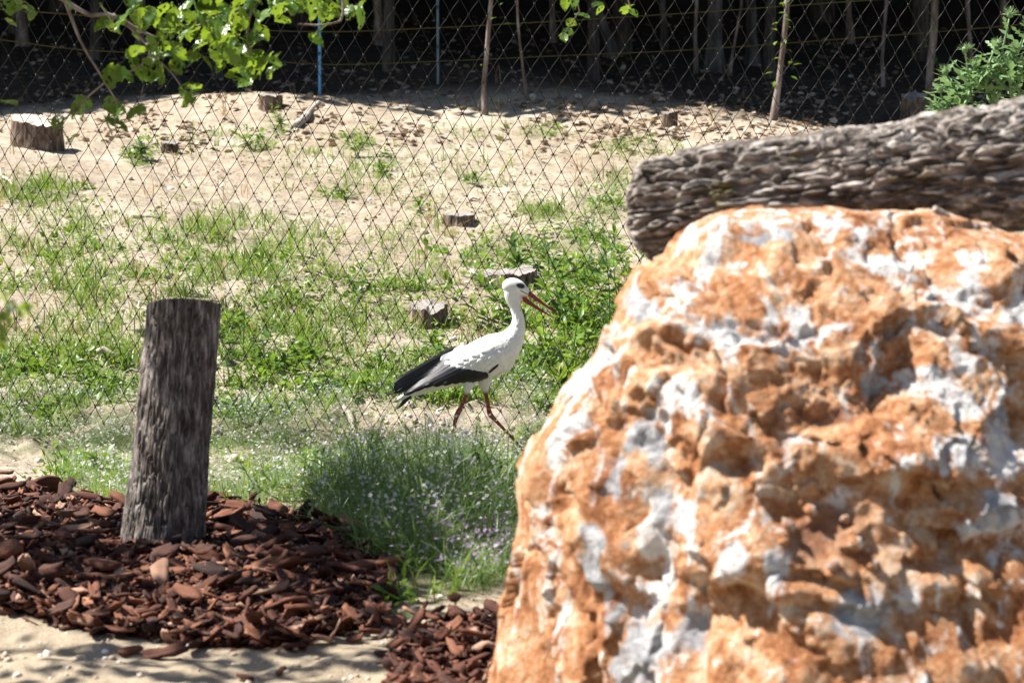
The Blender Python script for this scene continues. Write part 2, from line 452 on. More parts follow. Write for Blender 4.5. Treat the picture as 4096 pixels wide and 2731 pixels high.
BARE = [(60,1080,75,32,1),(860,790,110,28,.55),(1000,970,160,32,.9),(780,990,40,24,.5),(1080,960,150,30,.9),(640,1185,110,16,.7)]

# ------------------------------------------------------------------ ground
def build_ground():
    ys = np.concatenate([np.linspace(-18, 4.5, 16), np.linspace(4.9, 12.9, 330), np.linspace(12.93, 26, 250), np.linspace(26.3, 60, 70), np.linspace(64, 290, 22)])
    tt = np.concatenate([-np.geomspace(5.0, .30, 26)[:-1], np.linspace(-.29, .29, 400), np.geomspace(.30, 5.0, 26)[1:]])
    Y, T = np.meshgrid(ys, tt, indexing='ij')
    X = T * np.sqrt(Y ** 2 + 16)
    x, y = X.ravel(), Y.ravel()
    z = gz(x, y)
    V = np.stack([x, y, z], 1)
    r, c = Y.shape
    i = np.arange(r - 1)[:, None] * c + np.arange(c - 1)[None]
    F = np.stack([i, i + 1, i + c + 1, i + c], -1).reshape(-1, 4)
    px, py = proj(V); px[y < 4] = -9e3
    wob = 22 * n2(x, y, 2.2, 21, 3)
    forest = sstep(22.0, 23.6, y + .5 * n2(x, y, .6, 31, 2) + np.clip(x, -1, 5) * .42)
    sand = sstep(10.2, 8.6, y)
    cover = np.maximum(np.maximum(blobs(px, py, F_MAP) * .9, blobs(px, py, W_MAP) * .55), blobs(px, py, G_MAP) * .5)
    cover = cover * (1 - blobs(px, py, BARE))
    cover[y < 4.5] = 0
    turf = np.clip(cover * (.75 + 1.0 * n2(x, y, 6, 41, 3)), 0, .85)
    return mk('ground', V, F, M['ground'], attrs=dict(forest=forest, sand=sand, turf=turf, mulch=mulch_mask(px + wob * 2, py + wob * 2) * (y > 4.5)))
HEAP1 = np.array([(-400,1120),(0,1128),(150,1148),(280,1180),(350,1185),(470,1168),(560,1192),(700,1215),(820,1250),(905,1320),(905,1365),(850,1440),(640,1492),(470,1478),(230,1452),(80,1424),(0,1405),(-400,1400)], float) * K
HEAP2 = np.array([(890,1640),(925,1500),(950,1462),(1040,1425),(1100,1428),(1300,1420),(1300,1640)], float) * K
def inside(px, py, poly):
    o = np.zeros(np.shape(px), bool); n = len(poly)
    for i in range(n):
        x1, y1 = poly[i]; x2, y2 = poly[(i + 1) % n]
        if y1 == y2: continue
        c = ((y1 > py) != (y2 > py)) & (px < (x2 - x1) * (py - y1) / (y2 - y1) + x1)
        o ^= c
    return o
def mulch_mask(px, py):
    return (inside(px, py, HEAP1) | inside(px, py, HEAP2)).astype(float)
g = build_ground(); g['kind'] = 'structure'; g['label'] = 'sandy tan soil rising in a slope to a shaded wood'; g['category'] = 'ground'

# ------------------------------------------------------------------ bark surfaces
def bark_tube(P, R, nlen, nang, depth, k_along, k_round, seed, lumps=.02, sharp=4.2, ridge=0.0):
    """tube with furrowed bark in real relief; returns V, quads, ring index helper"""
    P, R = resample(P, nlen, R)
    T, Nn, B = frames(P)
    s = np.concatenate([[0], np.cumsum(np.linalg.norm(np.diff(P, axis=0), axis=1))])
    a = np.linspace(0, 2 * math.pi, nang, endpoint=False)
    ca, sa = np.cos(a), np.sin(a)
    Rm = R.mean()
    S, A = np.meshgrid(s, a, indexing='ij')
    q = np.stack([S.ravel() * k_along, np.cos(A.ravel()) * Rm * k_round, np.sin(A.ravel()) * Rm * k_round], 1)
    # bark plates: elongated cells parted by narrow furrows
    nc = max(5, int(round(2 * math.pi * Rm * k_round)))
    wv = perlin(q * .6, seed + 5); wu = perlin(q * .6, seed + 6)
    cu = S.ravel() * k_along + .8 * wu + .4 * perlin(q * 2.1, seed + 7); cv = A.ravel() / (2 * math.pi) * nc + .95 * wv + .32 * perlin(q * 2.1, seed + 8)
    iu = np.floor(cu).astype(int); iv = np.floor(cv).astype(int)
    F1 = np.full(cu.shape, 9.0); F2 = F1.copy(); hid = np.zeros(cu.shape)
    for du in (-1, 0, 1):
        for dv in (-1, 0, 1):
            ju, jv = iu + du, iv + dv
            h1 = _P[(_P[(ju + seed * 7) & 255] + (jv % nc)) & 255] / 255.0; h2 = _P[(_P[(ju * 3 + seed + 91) & 255] + (jv % nc) * 5) & 255] / 255.0
            d = np.hypot(ju + .1 + .8 * h1 - cu, jv + .1 + .8 * h2 - cv)
            n1_ = d < F1
            F2 = np.where(n1_, F1, np.minimum(F2, d)); hid = np.where(n1_, h1, hid); F1 = np.minimum(F1, d)
    g_ = F2 - F1
    h = np.clip(g_ * sharp, 0, 1) ** .7 * (.70 + .5 * hid)
    if ridge:                                    # long wavy ridges
        qq = q * np.array([.75, .95, .95]) + perlin(q * .45, seed + 5)[:, None] * np.array([.5, .9, .9])
        r1 = np.abs(perlin(qq, seed)); r2 = np.abs(perlin(qq * 1.9, seed + 1))
        h = ridge * np.minimum(np.clip(r1 * 5, 0, 1), .30 + np.clip(r2 * 4, 0, 1) * .8) + (1 - ridge) * h
    h = h + .22 * perlin(q * np.array([2.2, 3.7, 3.7]), seed + 2) + .12 * perlin(q * np.array([5, 9, 9]), seed + 3)
    l = perlin(np.stack([S.ravel() * 4, np.cos(A.ravel()) * 1.3, np.sin(A.ravel()) * 1.3], 1), seed + 9)
    rr = np.repeat(R, nang) + depth * (h - .8) + l * lumps
    rr = rr.reshape(nlen, nang)
    V = P[:, None] + rr[..., None] * (ca[None, :, None] * Nn[:, None] + sa[None, :, None] * B[:, None])
    i = np.arange(nlen - 1)[:, None] * nang; j = np.arange(nang)[None]; j2 = (j + 1) % nang
    Q = np.stack([i + j, i + j2, i + nang + j2, i + nang + j], -1).reshape(-1, 4)
    return V, Q
def disc_from_ring(ring, n=6, bulge=0.0, seed=0, rough=.002):
    c = ring.mean(0); k = len(ring)
    out = [ring + (c - ring) * (i / n) for i in range(n)]
    V = np.vstack(out + [c[None]])
    nv = len(V)
    nrm = np.cross(ring[k // 3] - ring[0], ring[2 * k // 3] - ring[0]); nrm /= np.linalg.norm(nrm)
    off = rough * perlin(V * 60, seed) + rough * 2 * perlin(V * 14, seed + 1); off[:k] = 0
    V = V + nrm * off[:, None]
    F = []
    i = np.arange(n - 1)[:, None] * k; j = np.arange(k)[None]; j2 = (j + 1) % k
    Q = np.stack([i + j, i + j2, i + k + j2, i + k + j], -1).reshape(-1, 4)
    j = np.arange(k)
    Tt = np.stack([(n - 1) * k + j, (n - 1) * k + (j + 1) % k, np.full(k, nv - 1)], 1)
    return V, [Q, Tt]

# ------------------------------------------------------------------ post in the bark heap
pb = at(655, 2150, 7.75); pt = at(739, 1190, 7.9)
def build_post():
    ax = pt - pb
    P = [pb - ax * .12, pb, pb + ax * .35, pb + ax * .7, pt]
    t = thing('wooden_post', 'thick bark-covered wooden post standing upright in the bark mulch', 'post', (pb[0], pb[1], pb[2] - .05))
    V, Q = bark_tube(P, [.128, .124, .117, .113, .1105], 300, 340, .012, 8, 75, 31, lumps=.006, sharp=3.4)
    # the saw cut at the top leans away from the viewer
    top = V[-14:]
    for i in range(len(V)):
        y = V[i, :, 1] - pt[1]
        lim = pt[2] - .012 - y * .16 - .010 * ((V[i, :, 0] - pt[0]) / .11) ** 2
        V[i, :, 2] = np.minimum(V[i, :, 2], lim)
    child(mk('bark', V.reshape(-1, 3), Q, M['bark_post']), t)
    ring = V[-1] - np.array([0, 0, .0005])
    child(mk('cut_top', *disc_from_ring(ring, 5, seed=3), M['cut_grey']), t)
build_post()

# ------------------------------------------------------------------ tree stumps on the slope
def stump(px, py, dia_px, hgt_px, label, seed, tilt=(0, 0), cut='cut_grey', roots=5, flare=.35, notch=0, toward=0.25, aspect=1.0, rag=.16):
    b = hit1(px, py); Y = b[1]; sc = Y / FPX
    r = dia_px * sc / 2; h = hgt_px * sc
    t = thing('tree_stump', label, 'tree stump', (b[0], b[1], b[2] - .04))
    n, m = 26, 96
    a = np.linspace(0, 2 * math.pi, m, endpoint=False)
    s = np.linspace(0, 1, n)
    S, A = np.meshgrid(s, a, indexing='ij')
    rt = np.zeros_like(S)
    rs = np.random.default_rng(seed)
    for k in range(roots):
        a0 = k / roots * 2 * math.pi + rs.uniform(-.4, .4); w = rs.uniform(.25, .4)
        d = (A - a0 + math.pi) % (2 * math.pi) - math.pi
        rt += rs.uniform(.7, 1.4) * np.exp(-(d / w) ** 2)
    q = np.stack([np.cos(A).ravel() * 2.2, np.sin(A).ravel() * 2.2, S.ravel() * 1.2], 1)
    nz = perlin(q, seed) * .10 + np.minimum(np.abs(perlin(q * np.array([4, 4, 1]), seed + 1)) * 3, 1) * .07 + perlin(q * np.array([7, 7, 3]), seed + 2) * .035
    R = r * (1 + flare * rt * (1 - S) ** 2.2 + .08 * (1 - S) + nz.reshape(S.shape))
    X = R * np.cos(A) * aspect; Yc = R * np.sin(A)
    H = h * (1 + tilt[0] * X / r + toward * Yc / r + rag * perlin(np.stack([X.ravel() * 14, Yc.ravel() * 14, X.ravel() * 0], 1), seed + 6).reshape(S.shape) + rag * .7 * np.abs(perlin(np.stack([X.ravel() * 40, Yc.ravel() * 40, X.ravel() * 0], 1), seed + 7)).reshape(S.shape))
    H = np.maximum(H + tilt[1] * Yc, h * .3)
    if notch: H = H - h * notch * (np.cos(A - 4.2) > .55)
    Z = -.12 - .06 * 0 + (H + .12) * S
    V = np.stack([b[0] + X, b[1] + Yc, b[2] + Z], -1)
    i = np.arange(n - 1)[:, None] * m; j = np.arange(m)[None]; j2 = (j + 1) % m
    Q = np.stack([i + j, i + j2, i + m + j2, i + m + j], -1).reshape(-1, 4)
    child(mk('bark', V.reshape(-1, 3), Q, M['bark_stump']), t)
    child(mk('cut_top', *disc_from_ring(V[-1], 6, seed=seed, rough=.004), M[cut]), t)
    return t
stump(148, 590, 188, 100, 'wide pale-topped tree stump at the far left of the slope', 5, tilt=(-.12, 0), cut='cut_pale', flare=.10, toward=.19, rag=.10)
stump(1835, 890, 120, 34, 'low cut stump with a flat grey top halfway up the slope', 6, flare=.25, toward=.16)
stump(2032, 1146, 205, 62, 'notched grey stump standing behind the stork\'s head', 7, flare=.5, toward=.14, notch=.0, cut='cut_grey', tilt=(.10, 0), rag=.32)
stump(1714, 1285, 140, 66, 'low stump with spreading roots behind the stork\'s back', 8, flare=1.0, toward=.25, roots=6, rag=.30)
stump(680, 608, 66, 44, 'small dark stub of a sapling in the bare dirt', 9, flare=.1, toward=.1)
stump(1082, 432, 88, 46, 'brown stump on the crest beside the blue pole', 10, flare=.15, toward=.1)
stump(2678, 500, 58, 62, 'thin dark stub in the dappled leaf litter', 12, flare=.15, toward=.1)
stump(3650, 500, 90, 110, 'dark rotten stump beside the slender trunk behind the log', 13, flare=.3, toward=.1)

# ------------------------------------------------------------------ big log on the boulder
def build_log():
    px = [2552, 2750, 3000, 3300, 3600, 3850, 4096, 4500, 5000]
    py = [ 842, 815, 780, 752, 715, 680, 648, 590, 500]
    dia= [ 410, 425, 445, 455, 480, 500, 520, 560, 610]
    Ys = np.linspace(6.15, 5.75, 9)
    P = np.array([at(a, b + 14, y) for a, b, y in zip(px, py, Ys)])
    R = np.array(dia) * Ys / FPX / 2
    V, Q = bark_tube(P, R, 560, 330, .036, 7.5, 32, 77, lumps=.012, sharp=3.6, ridge=.72)
    c = V[0].mean(0)
    # ragged rounded left end
    for i in range(26):
        k = (1 - i / 26.0)
        cc = V[i].mean(0); V[i] = cc + (V[i] - cc) * (1 - .42 * k ** 2.6)
    nz = perlin(V[0] * 16, 3)
    for i in range(20): V[i] += np.array([1, 0, 0]) * (nz * .018)[:, None] * (1 - i / 20)
    t = thing('fallen_log', 'thick furrowed grey log lying along the top of the boulder', 'log', V[0].mean(0))
    child(mk('bark', V.reshape(-1, 3), Q, M['bark_log']), t)
    child(mk('cut_end', *disc_from_ring(V[0], 6, seed=4, rough=.006), M['cut_grey']), t)
    for i, (a, y0, b, y1, Y, r) in enumerate([(3090,845,3140,905,5.5,.006),(3735,835,3830,920,5.45,.008)]):
        p0, p1 = at(a, y0, Y), at(b, y1, Y + .02)
        P2, _ = resample(np.array([p0, (p0 + p1) / 2 + [.004, 0, .006], p1]), 10)
        V2, F2 = tube(P2, np.linspace(r, r * .5, 10), 6)
        tag(mk('twig', V2, F2, M['dead_wood']), ['short bleached twig between the log and the boulder top', 'longer pale twig leaning from the log onto the boulder'][i], 'twig')
build_log()

# ------------------------------------------------------------------ boulder
def rock_mat():
    m, nt, b = nodes('ochre and white limestone')
    w = attr(nt, 'white'); gg = attr(nt, 'grey')
    n1 = noise(nt, 6, 8, .68, dist=1.2); n2_ = noise(nt, 34, 7, .72, dist=.6); n3 = noise(nt, 3.5, 4, .6)
    f = mmath(nt, 'ADD', mmath(nt, 'MULTIPLY', n1, .55), mmath(nt, 'MULTIPLY', n2_, .45))
    r = ramp(nt, [(.31, (.12,.044,.02)), (.40, (.26,.096,.036)), (.46, (.42,.18,.073)), (.515, (.55,.30,.155)), (.575, (.65,.47,.325)), (.66, (.72,.65,.57))])
    nt.links.new(f, r.inputs[0])
    rw = ramp(nt, [(.3, (.50,.48,.47)), (.5, (.70,.68,.66)), (.7, (.82,.80,.77))]); nt.links.new(n2_, rw.inputs[0])
    rg = ramp(nt, [(.3, (.20,.20,.21)), (.52, (.42,.42,.43)), (.7, (.66,.65,.64))]); nt.links.new(n2_, rg.inputs[0])
    f5 = mmath(nt, 'ADD', mmath(nt, 'MULTIPLY', noise(nt, 5.5, 8, .64, dist=2.0, stretch=(1.2, 1, .5)), .72), mmath(nt, 'MULTIPLY', n2_, .28))
    wf = mmath(nt, 'ADD', mmath(nt, 'MULTIPLY', w, .62), mmath(nt, 'MULTIPLY', mmath(nt, 'SUBTRACT', f5, .476), 5.2))
    rwf = ramp(nt, [(.40, (0,0,0)), (.74, (1,1,1))]); nt.links.new(wf, rwf.inputs[0])
    gf = mmath(nt, 'ADD', gg, mmath(nt, 'MULTIPLY', mmath(nt, 'SUBTRACT', n1, .5), 2.2))
    rgf = ramp(nt, [(.46, (0,0,0)), (.70, (1,1,1))]); nt.links.new(gf, rgf.inputs[0])
    c = mixc(nt, rwf.outputs[0], r.outputs[0], rw.outputs[0])
    c = mixc(nt, rgf.outputs[0], c, rg.outputs[0])
    c = mixc(nt, attr(nt, 'dirt'), c, (.27,.125,.07))
    nt.links.new(c, b.inputs['Base Color']); inp(b, Roughness=.85); b.inputs['Specular IOR Level'].default_value = .25
    h = mmath(nt, 'ADD', mmath(nt, 'MULTIPLY', n2_, .6), mmath(nt, 'MULTIPLY', noise(nt, 90, 6, .7), .4))
    bump(nt, b, h, 1.0, .03)
    return m
M['rock'] = rock_mat()
ROCKY = 5.45
def build_rock():
    bm = bmesh.new(); bmesh.ops.create_icosphere(bm, subdivisions=8, radius=1.0)
    D = np.array([v.co[:] for v in bm.verts]); F = np.array([[v.index for v in f.verts] for f in bm.faces]); bm.free()
    D /= np.linalg.norm(D, axis=1)[:, None]
    C = at(3350, 1900, ROCKY)
    out = [(1925,2950),(1975,2700),(2010,2520),(2065,2330),(2100,2150),(2112,1900),(2180,1745),(2262,1625),(2352,1530),(2425,1420),(2490,1270),(2575,1115),(2700,1065),(2752,960),(2870,880),(2990,862),(3200,865),(3500,880),(3750,880),(3920,915),(4120,960),(4350,1080),(4750,1400),(4950,1950),(4900,2550),(4650,3150),(3300,3330),(2300,3290)]
    O = np.array([at(a, b, ROCKY) for a, b in out]) - C
    th = np.arctan2(O[:, 2], O[:, 0]); rad = np.hypot(O[:, 0], O[:, 2])
    k = np.argsort(th); th, rad = th[k], rad[k]
    th = np.concatenate([th - 2 * math.pi, th, th + 2 * math.pi]); rad = np.tile(rad, 3)
    t = np.arctan2(D[:, 2], D[:, 0])
    R = np.interp(t, th, rad)
    m = np.hypot(D[:, 0], D[:, 2]) + 1e-9
    B = np.where(D[:, 1] < 0, .80, .55)
    p = 3.1
    r = ((m / R) ** p + (np.abs(D[:, 1]) / B) ** p) ** (-1 / p)
    nrms = [((-.66,-.72,.20), .55), ((.03,-.72,.69), .44), ((.0,-.45,.90), .56), ((-.25,-.93,.25), .60), ((.30,-.85,.45), .5), ((.1,-.97,.22), .62)]
    for nv, dd in nrms:
        nv = np.array(nv); nv /= np.linalg.norm(nv)
        c = D @ nv
        lim = np.where(c > .05, dd / np.maximum(c, .05), 9)
        h = np.clip(.5 + .5 * (lim - r) / .05, 0, 1)
        r = lim + (r - lim) * h if False else np.minimum(r, lim) - .05 * .25 * h * (1 - h) * 4 * .5
    rq = np.random.default_rng(12)
    P = D * r[:, None]
    for _ in range(46):                              # broad broken faces
        nv = rq.normal(size=3); nv[1] = -abs(nv[1]) - .15; nv /= np.linalg.norm(nv)
        c = D @ nv
        lim = np.where(c > .05, (P @ nv).max() * rq.uniform(.88, .985) / np.maximum(c, .05), 9)
        lim = np.maximum(lim, r * (1 - .16 * sstep(.05, .45, -D[:, 1]) - .01))
        r = np.minimum(r, lim)
    P = C + D * r[:, None]
    edge = sstep(0.0, .35, -D[:, 1])           # keep the outline close to the traced one
    q = P * 1.0
    lump = fbm(q * 2.2, 3, 51) * .014
    wq = q + .12 * np.stack([perlin(q * 3, 61), perlin(q * 3, 62), perlin(q * 3, 63)], 1)
    rid = (.5 - np.abs(fbm(wq * 3.0, 4, 55))) * .015
    # broken slabby steps
    ln = wq @ np.array([.35, -.2, .9]) * 9 + 1.2 * perlin(q * 4, 66)
    stepv = (ln - np.floor(ln)); steps = (sstep(.0, .75, stepv) - stepv) * .03
    small = fbm(q * 14, 5, 57, .6) * .007
    rf = np.random.default_rng(8)
    fac = np.zeros(len(P))
    for ns_, amp, tl in ((60, .005, .12), (1100, .0026, .16)):
        S = P[rf.integers(0, len(P), ns_)]; gr = rf.normal(size=(ns_, 3)) * tl; h0 = rf.normal(size=ns_) * amp
        idx = np.empty(len(P), int); Pw = P + .035 * np.stack([perlin(q * 9, 91), perlin(q * 9, 92), perlin(q * 9, 93)], 1) * (ns_ < 500) + .012 * np.stack([perlin(q * 25, 94), perlin(q * 25, 95), perlin(q * 25, 96)], 1)
        for c0 in range(0, len(P), 8192):
            d = Pw[c0:c0 + 8192] @ S.T * -2 + (S * S).sum(1)[None]
            idx[c0:c0 + 8192] = d.argmin(1)
        fac = fac + h0[idx] + np.clip(((P - S[idx]) * gr[idx]).sum(1), -.04, .04)
    disp = (lump * .8 + rid - .008 + steps * .8) * (.15 + .85 * edge) + (small + fac) * (.4 + .6 * edge)
    px, py = proj(P)
    front = D[:, 1] < .15
    jx = px + 65 * perlin(q * 7, 71) + 30 * perlin(q * 19, 73) + 14 * perlin(q * 45, 75); jy = py + 65 * perlin(q * 7, 72) + 30 * perlin(q * 19, 74) + 14 * perlin(q * 45, 76)
    def dent(cx, cy, rx, ry, d, ang=0, sharp=2.0):
        c, s = math.cos(ang), math.sin(ang)
        ux = ((jx - cx) * c + (jy - cy) * s) / rx; uy = (-(jx - cx) * s + (jy - cy) * c) / ry
        return -d * np.exp(-(ux ** 2 + uy ** 2) ** (sharp / 2)) * front
    DENTS = [(2960,1850,105,75,.075,.35,4),(2750,1440,170,70,.05,-.15,3),(2905,1520,22,110,.07,-.15,3),(3320,1640,230,120,.065,-.5,3),(3080,1600,140,120,.04,.3,2),
             (3270,2080,230,190,.06,.2,2.5),(2285,2010,55,80,.035,0,3),(2150,2250,45,70,.03,0,3),(2950,2470,230,130,.075,.1,3),(2800,2620,80,110,.05,0,3),(3940,1290,220,70,.045,.1,3),
             (3612,1000,14,120,.05,-.35,4),(2790,1130,16,110,.03,-.75,4),(3500,2480,260,60,.05,.1,3),(3950,2480,130,120,.06,0,3),(3560,1520,90,160,.05,.3,3),(2620,2350,90,160,.035,.2,2),(3880,2200,180,50,.05,-.2,3),
             (3000,1330,260,45,.03,.05,3),(3300,2330,150,40,.045,.1,4)]
    for d in DENTS: disp = disp + .72 * dent(*d)
    BUMPS = [(2690,1330,200,55,-.03,-.1,3),(2740,1680,170,110,-.03,.3,2),(3380,2300,60,50,-.03,0,3),(3700,1830,160,90,-.03,0,2),(3000,2210,220,90,-.03,-.1,2.5),(3250,2060,40,30,-.025,0,3),(3150,2110,35,30,-.02,0,3),(3420,2180,50,35,-.025,.3,3)]
    for d in BUMPS: disp = disp + dent(*d)
    P = P + D * (disp + .012)[:, None]
    # colour patches of the stone itself
    WH = [(2740,970,150,60),(3050,900,200,40),(3400,915,300,45),(2660,1310,190,50),(2870,1350,150,50),(3785,1470,130,110),(3830,1600,60,80),(2990,2230,230,100),(2760,2090,120,80),(3900,1830,260,110),(3850,1200,120,90),
          (3400,1400,200,60),(2420,1500,120,160),(2250,1760,90,90),(2620,2280,110,300),(3560,1040,150,60),(3230,1330,150,50),(2800,1640,150,70),(3340,2010,60,60),(3700,2440,120,60),(3980,2120,160,60),(2280,2400,60,160),(3160,1260,160,40),(3700,1250,60,120),(4000,1320,80,90)]
    GR = [(2490,1920,70,160),(2450,2300,70,300),(2760,2520,90,120),(2580,2600,130,200),(2600,1750,60,90),(3420,2440,100,120),(3950,2050,90,90),(3050,960,120,40),(2560,1180,100,60),(3480,1500,60,70),(3990,1660,70,60),(2640,2050,70,100)]
    white = -.20 + .45 * fbm(q * 3.2, 3, 81); grey = -.35 + .35 * fbm(q * 6, 2, 82)
    for (cx, cy, rx, ry) in WH: white = np.maximum(white, 1.15 * np.exp(-(((jx - cx) / rx) ** 2 + ((jy - cy) / ry) ** 2) * .9) * front + .25 * perlin(q * 14, 84))
    for (cx, cy, rx, ry) in GR: grey = np.maximum(grey, .95 * np.exp(-(((jx - cx) / rx) ** 2 + ((jy - cy) / ry) ** 2) * .9) * front)
    dirt = np.clip(1.3 * np.exp(-(((jx - 3290) / 150) ** 2 + ((jy - 2120) / 120) ** 2)) + .9 * np.exp(-(((jx - 3330) / 200) ** 2 + ((jy - 1650) / 60) ** 2)) + .4 * perlin(q * 12, 88) - .15, 0, .9) * front
    c = C.copy(); c[2] = 0
    o = mk('boulder', P - c, F, M['rock'], attrs=dict(white=white, grey=grey, dirt=dirt))
    o.location = tuple(c)
    tag(o, 'huge orange and white pitted limestone boulder under the log', 'boulder')
    # loose stone chips lying in the hollow of the boulder
    rs = np.random.default_rng(5)
    tree_pts = P[front]
    tpx, tpy = proj(tree_pts)
    for i, (a, b_, s) in enumerate([(3160,2110,42),(3235,2050,36),(3420,2185,55),(3330,2270,40),(3130,2180,28),(3490,2270,34),(3260,2310,46),(3380,2080,30)]):
        d2 = (tpx - a) ** 2 + (tpy - b_) ** 2
        near = np.where(d2 < 9 ** 2)[0]
        if len(near) == 0: near = [np.argmin(d2)]
        j = near[np.argmin(tree_pts[near, 1])]
        V = PEB_V * rs.uniform(.75, 1.2, (12, 1)) * np.array([1, .8, .65])
        V = V @ rotm(rs.uniform(0, 6, 1), rs.uniform(-.5, .5, 1), rs.uniform(-.5, .5, 1))[0].T * s * tree_pts[j, 1] / FPX
        col = M['rock']
        n = len(V)
        oo = mk('stone_chip', V, PEB_F, col, smooth=False, attrs=dict(white=np.full(n, rs.choice([-.2, .8])), grey=np.full(n, rs.choice([-.3, .6]))))
        oo.location = tuple(tree_pts[j] + np.array([0, -.004, .006]))
        tag(oo, 'loose stone chip lying in the hollow of the boulder', 'stone', 'stone chips in the boulder hollow')
build_rock()

# ------------------------------------------------------------------ wire-rope mesh behind the stork
M['wire'] = plain('dark steel rope', (.030,.028,.027), .33, .85)
M['ferrule'] = plain('dark ferrule', (.04,.038,.036), .5, .6)
FY = 12.0
def build_fence():
    s = FY / FPX                                    # metres per photo pixel at the mesh
    v1 = np.array([33.0, 0, -68.3]) * s; v2 = np.array([-40.8, 0, -61.7]) * s
    a = np.array([73.8, 0, -6.6]) * s
    o = at(-500, -420, FY); o = o + a * 0
    t = thing('wire_mesh_fence', 'dark diamond wire-rope mesh fence stretched behind the stork', 'mesh fence', (0, FY, float(gz(0, FY)[0])))
    loc = np.array(t.location)
    rows = 36; seg = 7; r = .0016
    def wire_mesh(first):
        P = []
        p = np.zeros(3); q = np.linspace(0, 1, seg, endpoint=False)
        for k in range(rows):
            d = v1 if (k + first) % 2 == 0 else v2
            vert = (v1 + v2) / 2; lat = d - vert
            e = .62 * (q * q * (3 - 2 * q)) + .38 * q
            lo = np.where(q < .5, 1, 1)
            P += [p + vert * x + lat * y for x, y in zip(q, e)]
            p = p + d
        P = np.array(P)
        # the two ropes lie side by side in each ferrule
        side = -1 if first == 0 else 1
        ph = np.arange(len(P)) % (2 * seg) / (2.0 * seg)
        P[:, 0] += (1 if first == 0 else -1) * r * 1.05 * np.cos(ph * 2 * math.pi)
        V, F = tube(P, r, 5, cap=False)
        return V, F
    W = [mk('wire', *wire_mesh(k), M['wire'], parent=t) for k in (0, 1)]
    ncol = 72
    for c in range(ncol):
        for k in (0, 1):
            w = W[k] if c == 0 else W[k].copy()
            if c: COL.objects.link(w); w.parent = t
            base = o + a * c
            w.location = tuple(base - loc + np.array([0, .003 * math.sin(c * 1.3 + k), 0]))
    # ferrules
    bm = bmesh.new(); bmesh.ops.create_cube(bm, size=1)
    bmesh.ops.bevel(bm, geom=list(bm.edges), offset=.22, segments=1, affect='EDGES', profile=.5)
    FV = np.array([v.co[:] for v in bm.verts]) * np.array([.0085, .0058, .0115]); FF = [[v.index for v in f.verts] for f in bm.faces]; bm.free()
    FT = np.array([[f[0], f[i], f[i + 1]] for f in FF for i in range(1, len(f) - 1)])
    pos = []
    for c in range(ncol):
        p = np.zeros(3)
        for k in range(rows):
            pos.append(o + a * c + p)
            p = p + (v1 if k % 2 == 0 else v2)
    pos = np.array(pos)
    px, py = proj(pos)
    pos = pos[pos[:, 2] > -.25]; px, py = proj(pos)
    vis = (px > 0) & (px < 2500) & (py > 0) & (py < 1750)
    d = np.hypot(px - 1500, py - 900) + 1e5 * ~vis
    k = np.argsort(d)
    fm = None
    for i in k[:300]:
        if fm is None: f = mk('ferrule', FV, FT, M['ferrule'], parent=t, smooth=False); fm = f.data
        else:
            f = bpy.data.objects.new('ferrule', fm); COL.objects.link(f); f.parent = t
        f.location = tuple(pos[i] - loc)
    rest = pos[k[300:]]
    n = len(rest)
    V, F = scatter(FV, FT, rest - loc, np.ones(n), np.tile(np.eye(3), (n, 1, 1)))
    f = mk('ferrules', V, F, M['ferrule'], parent=t, smooth=False); f['kind'] = 'stuff'
build_fence()

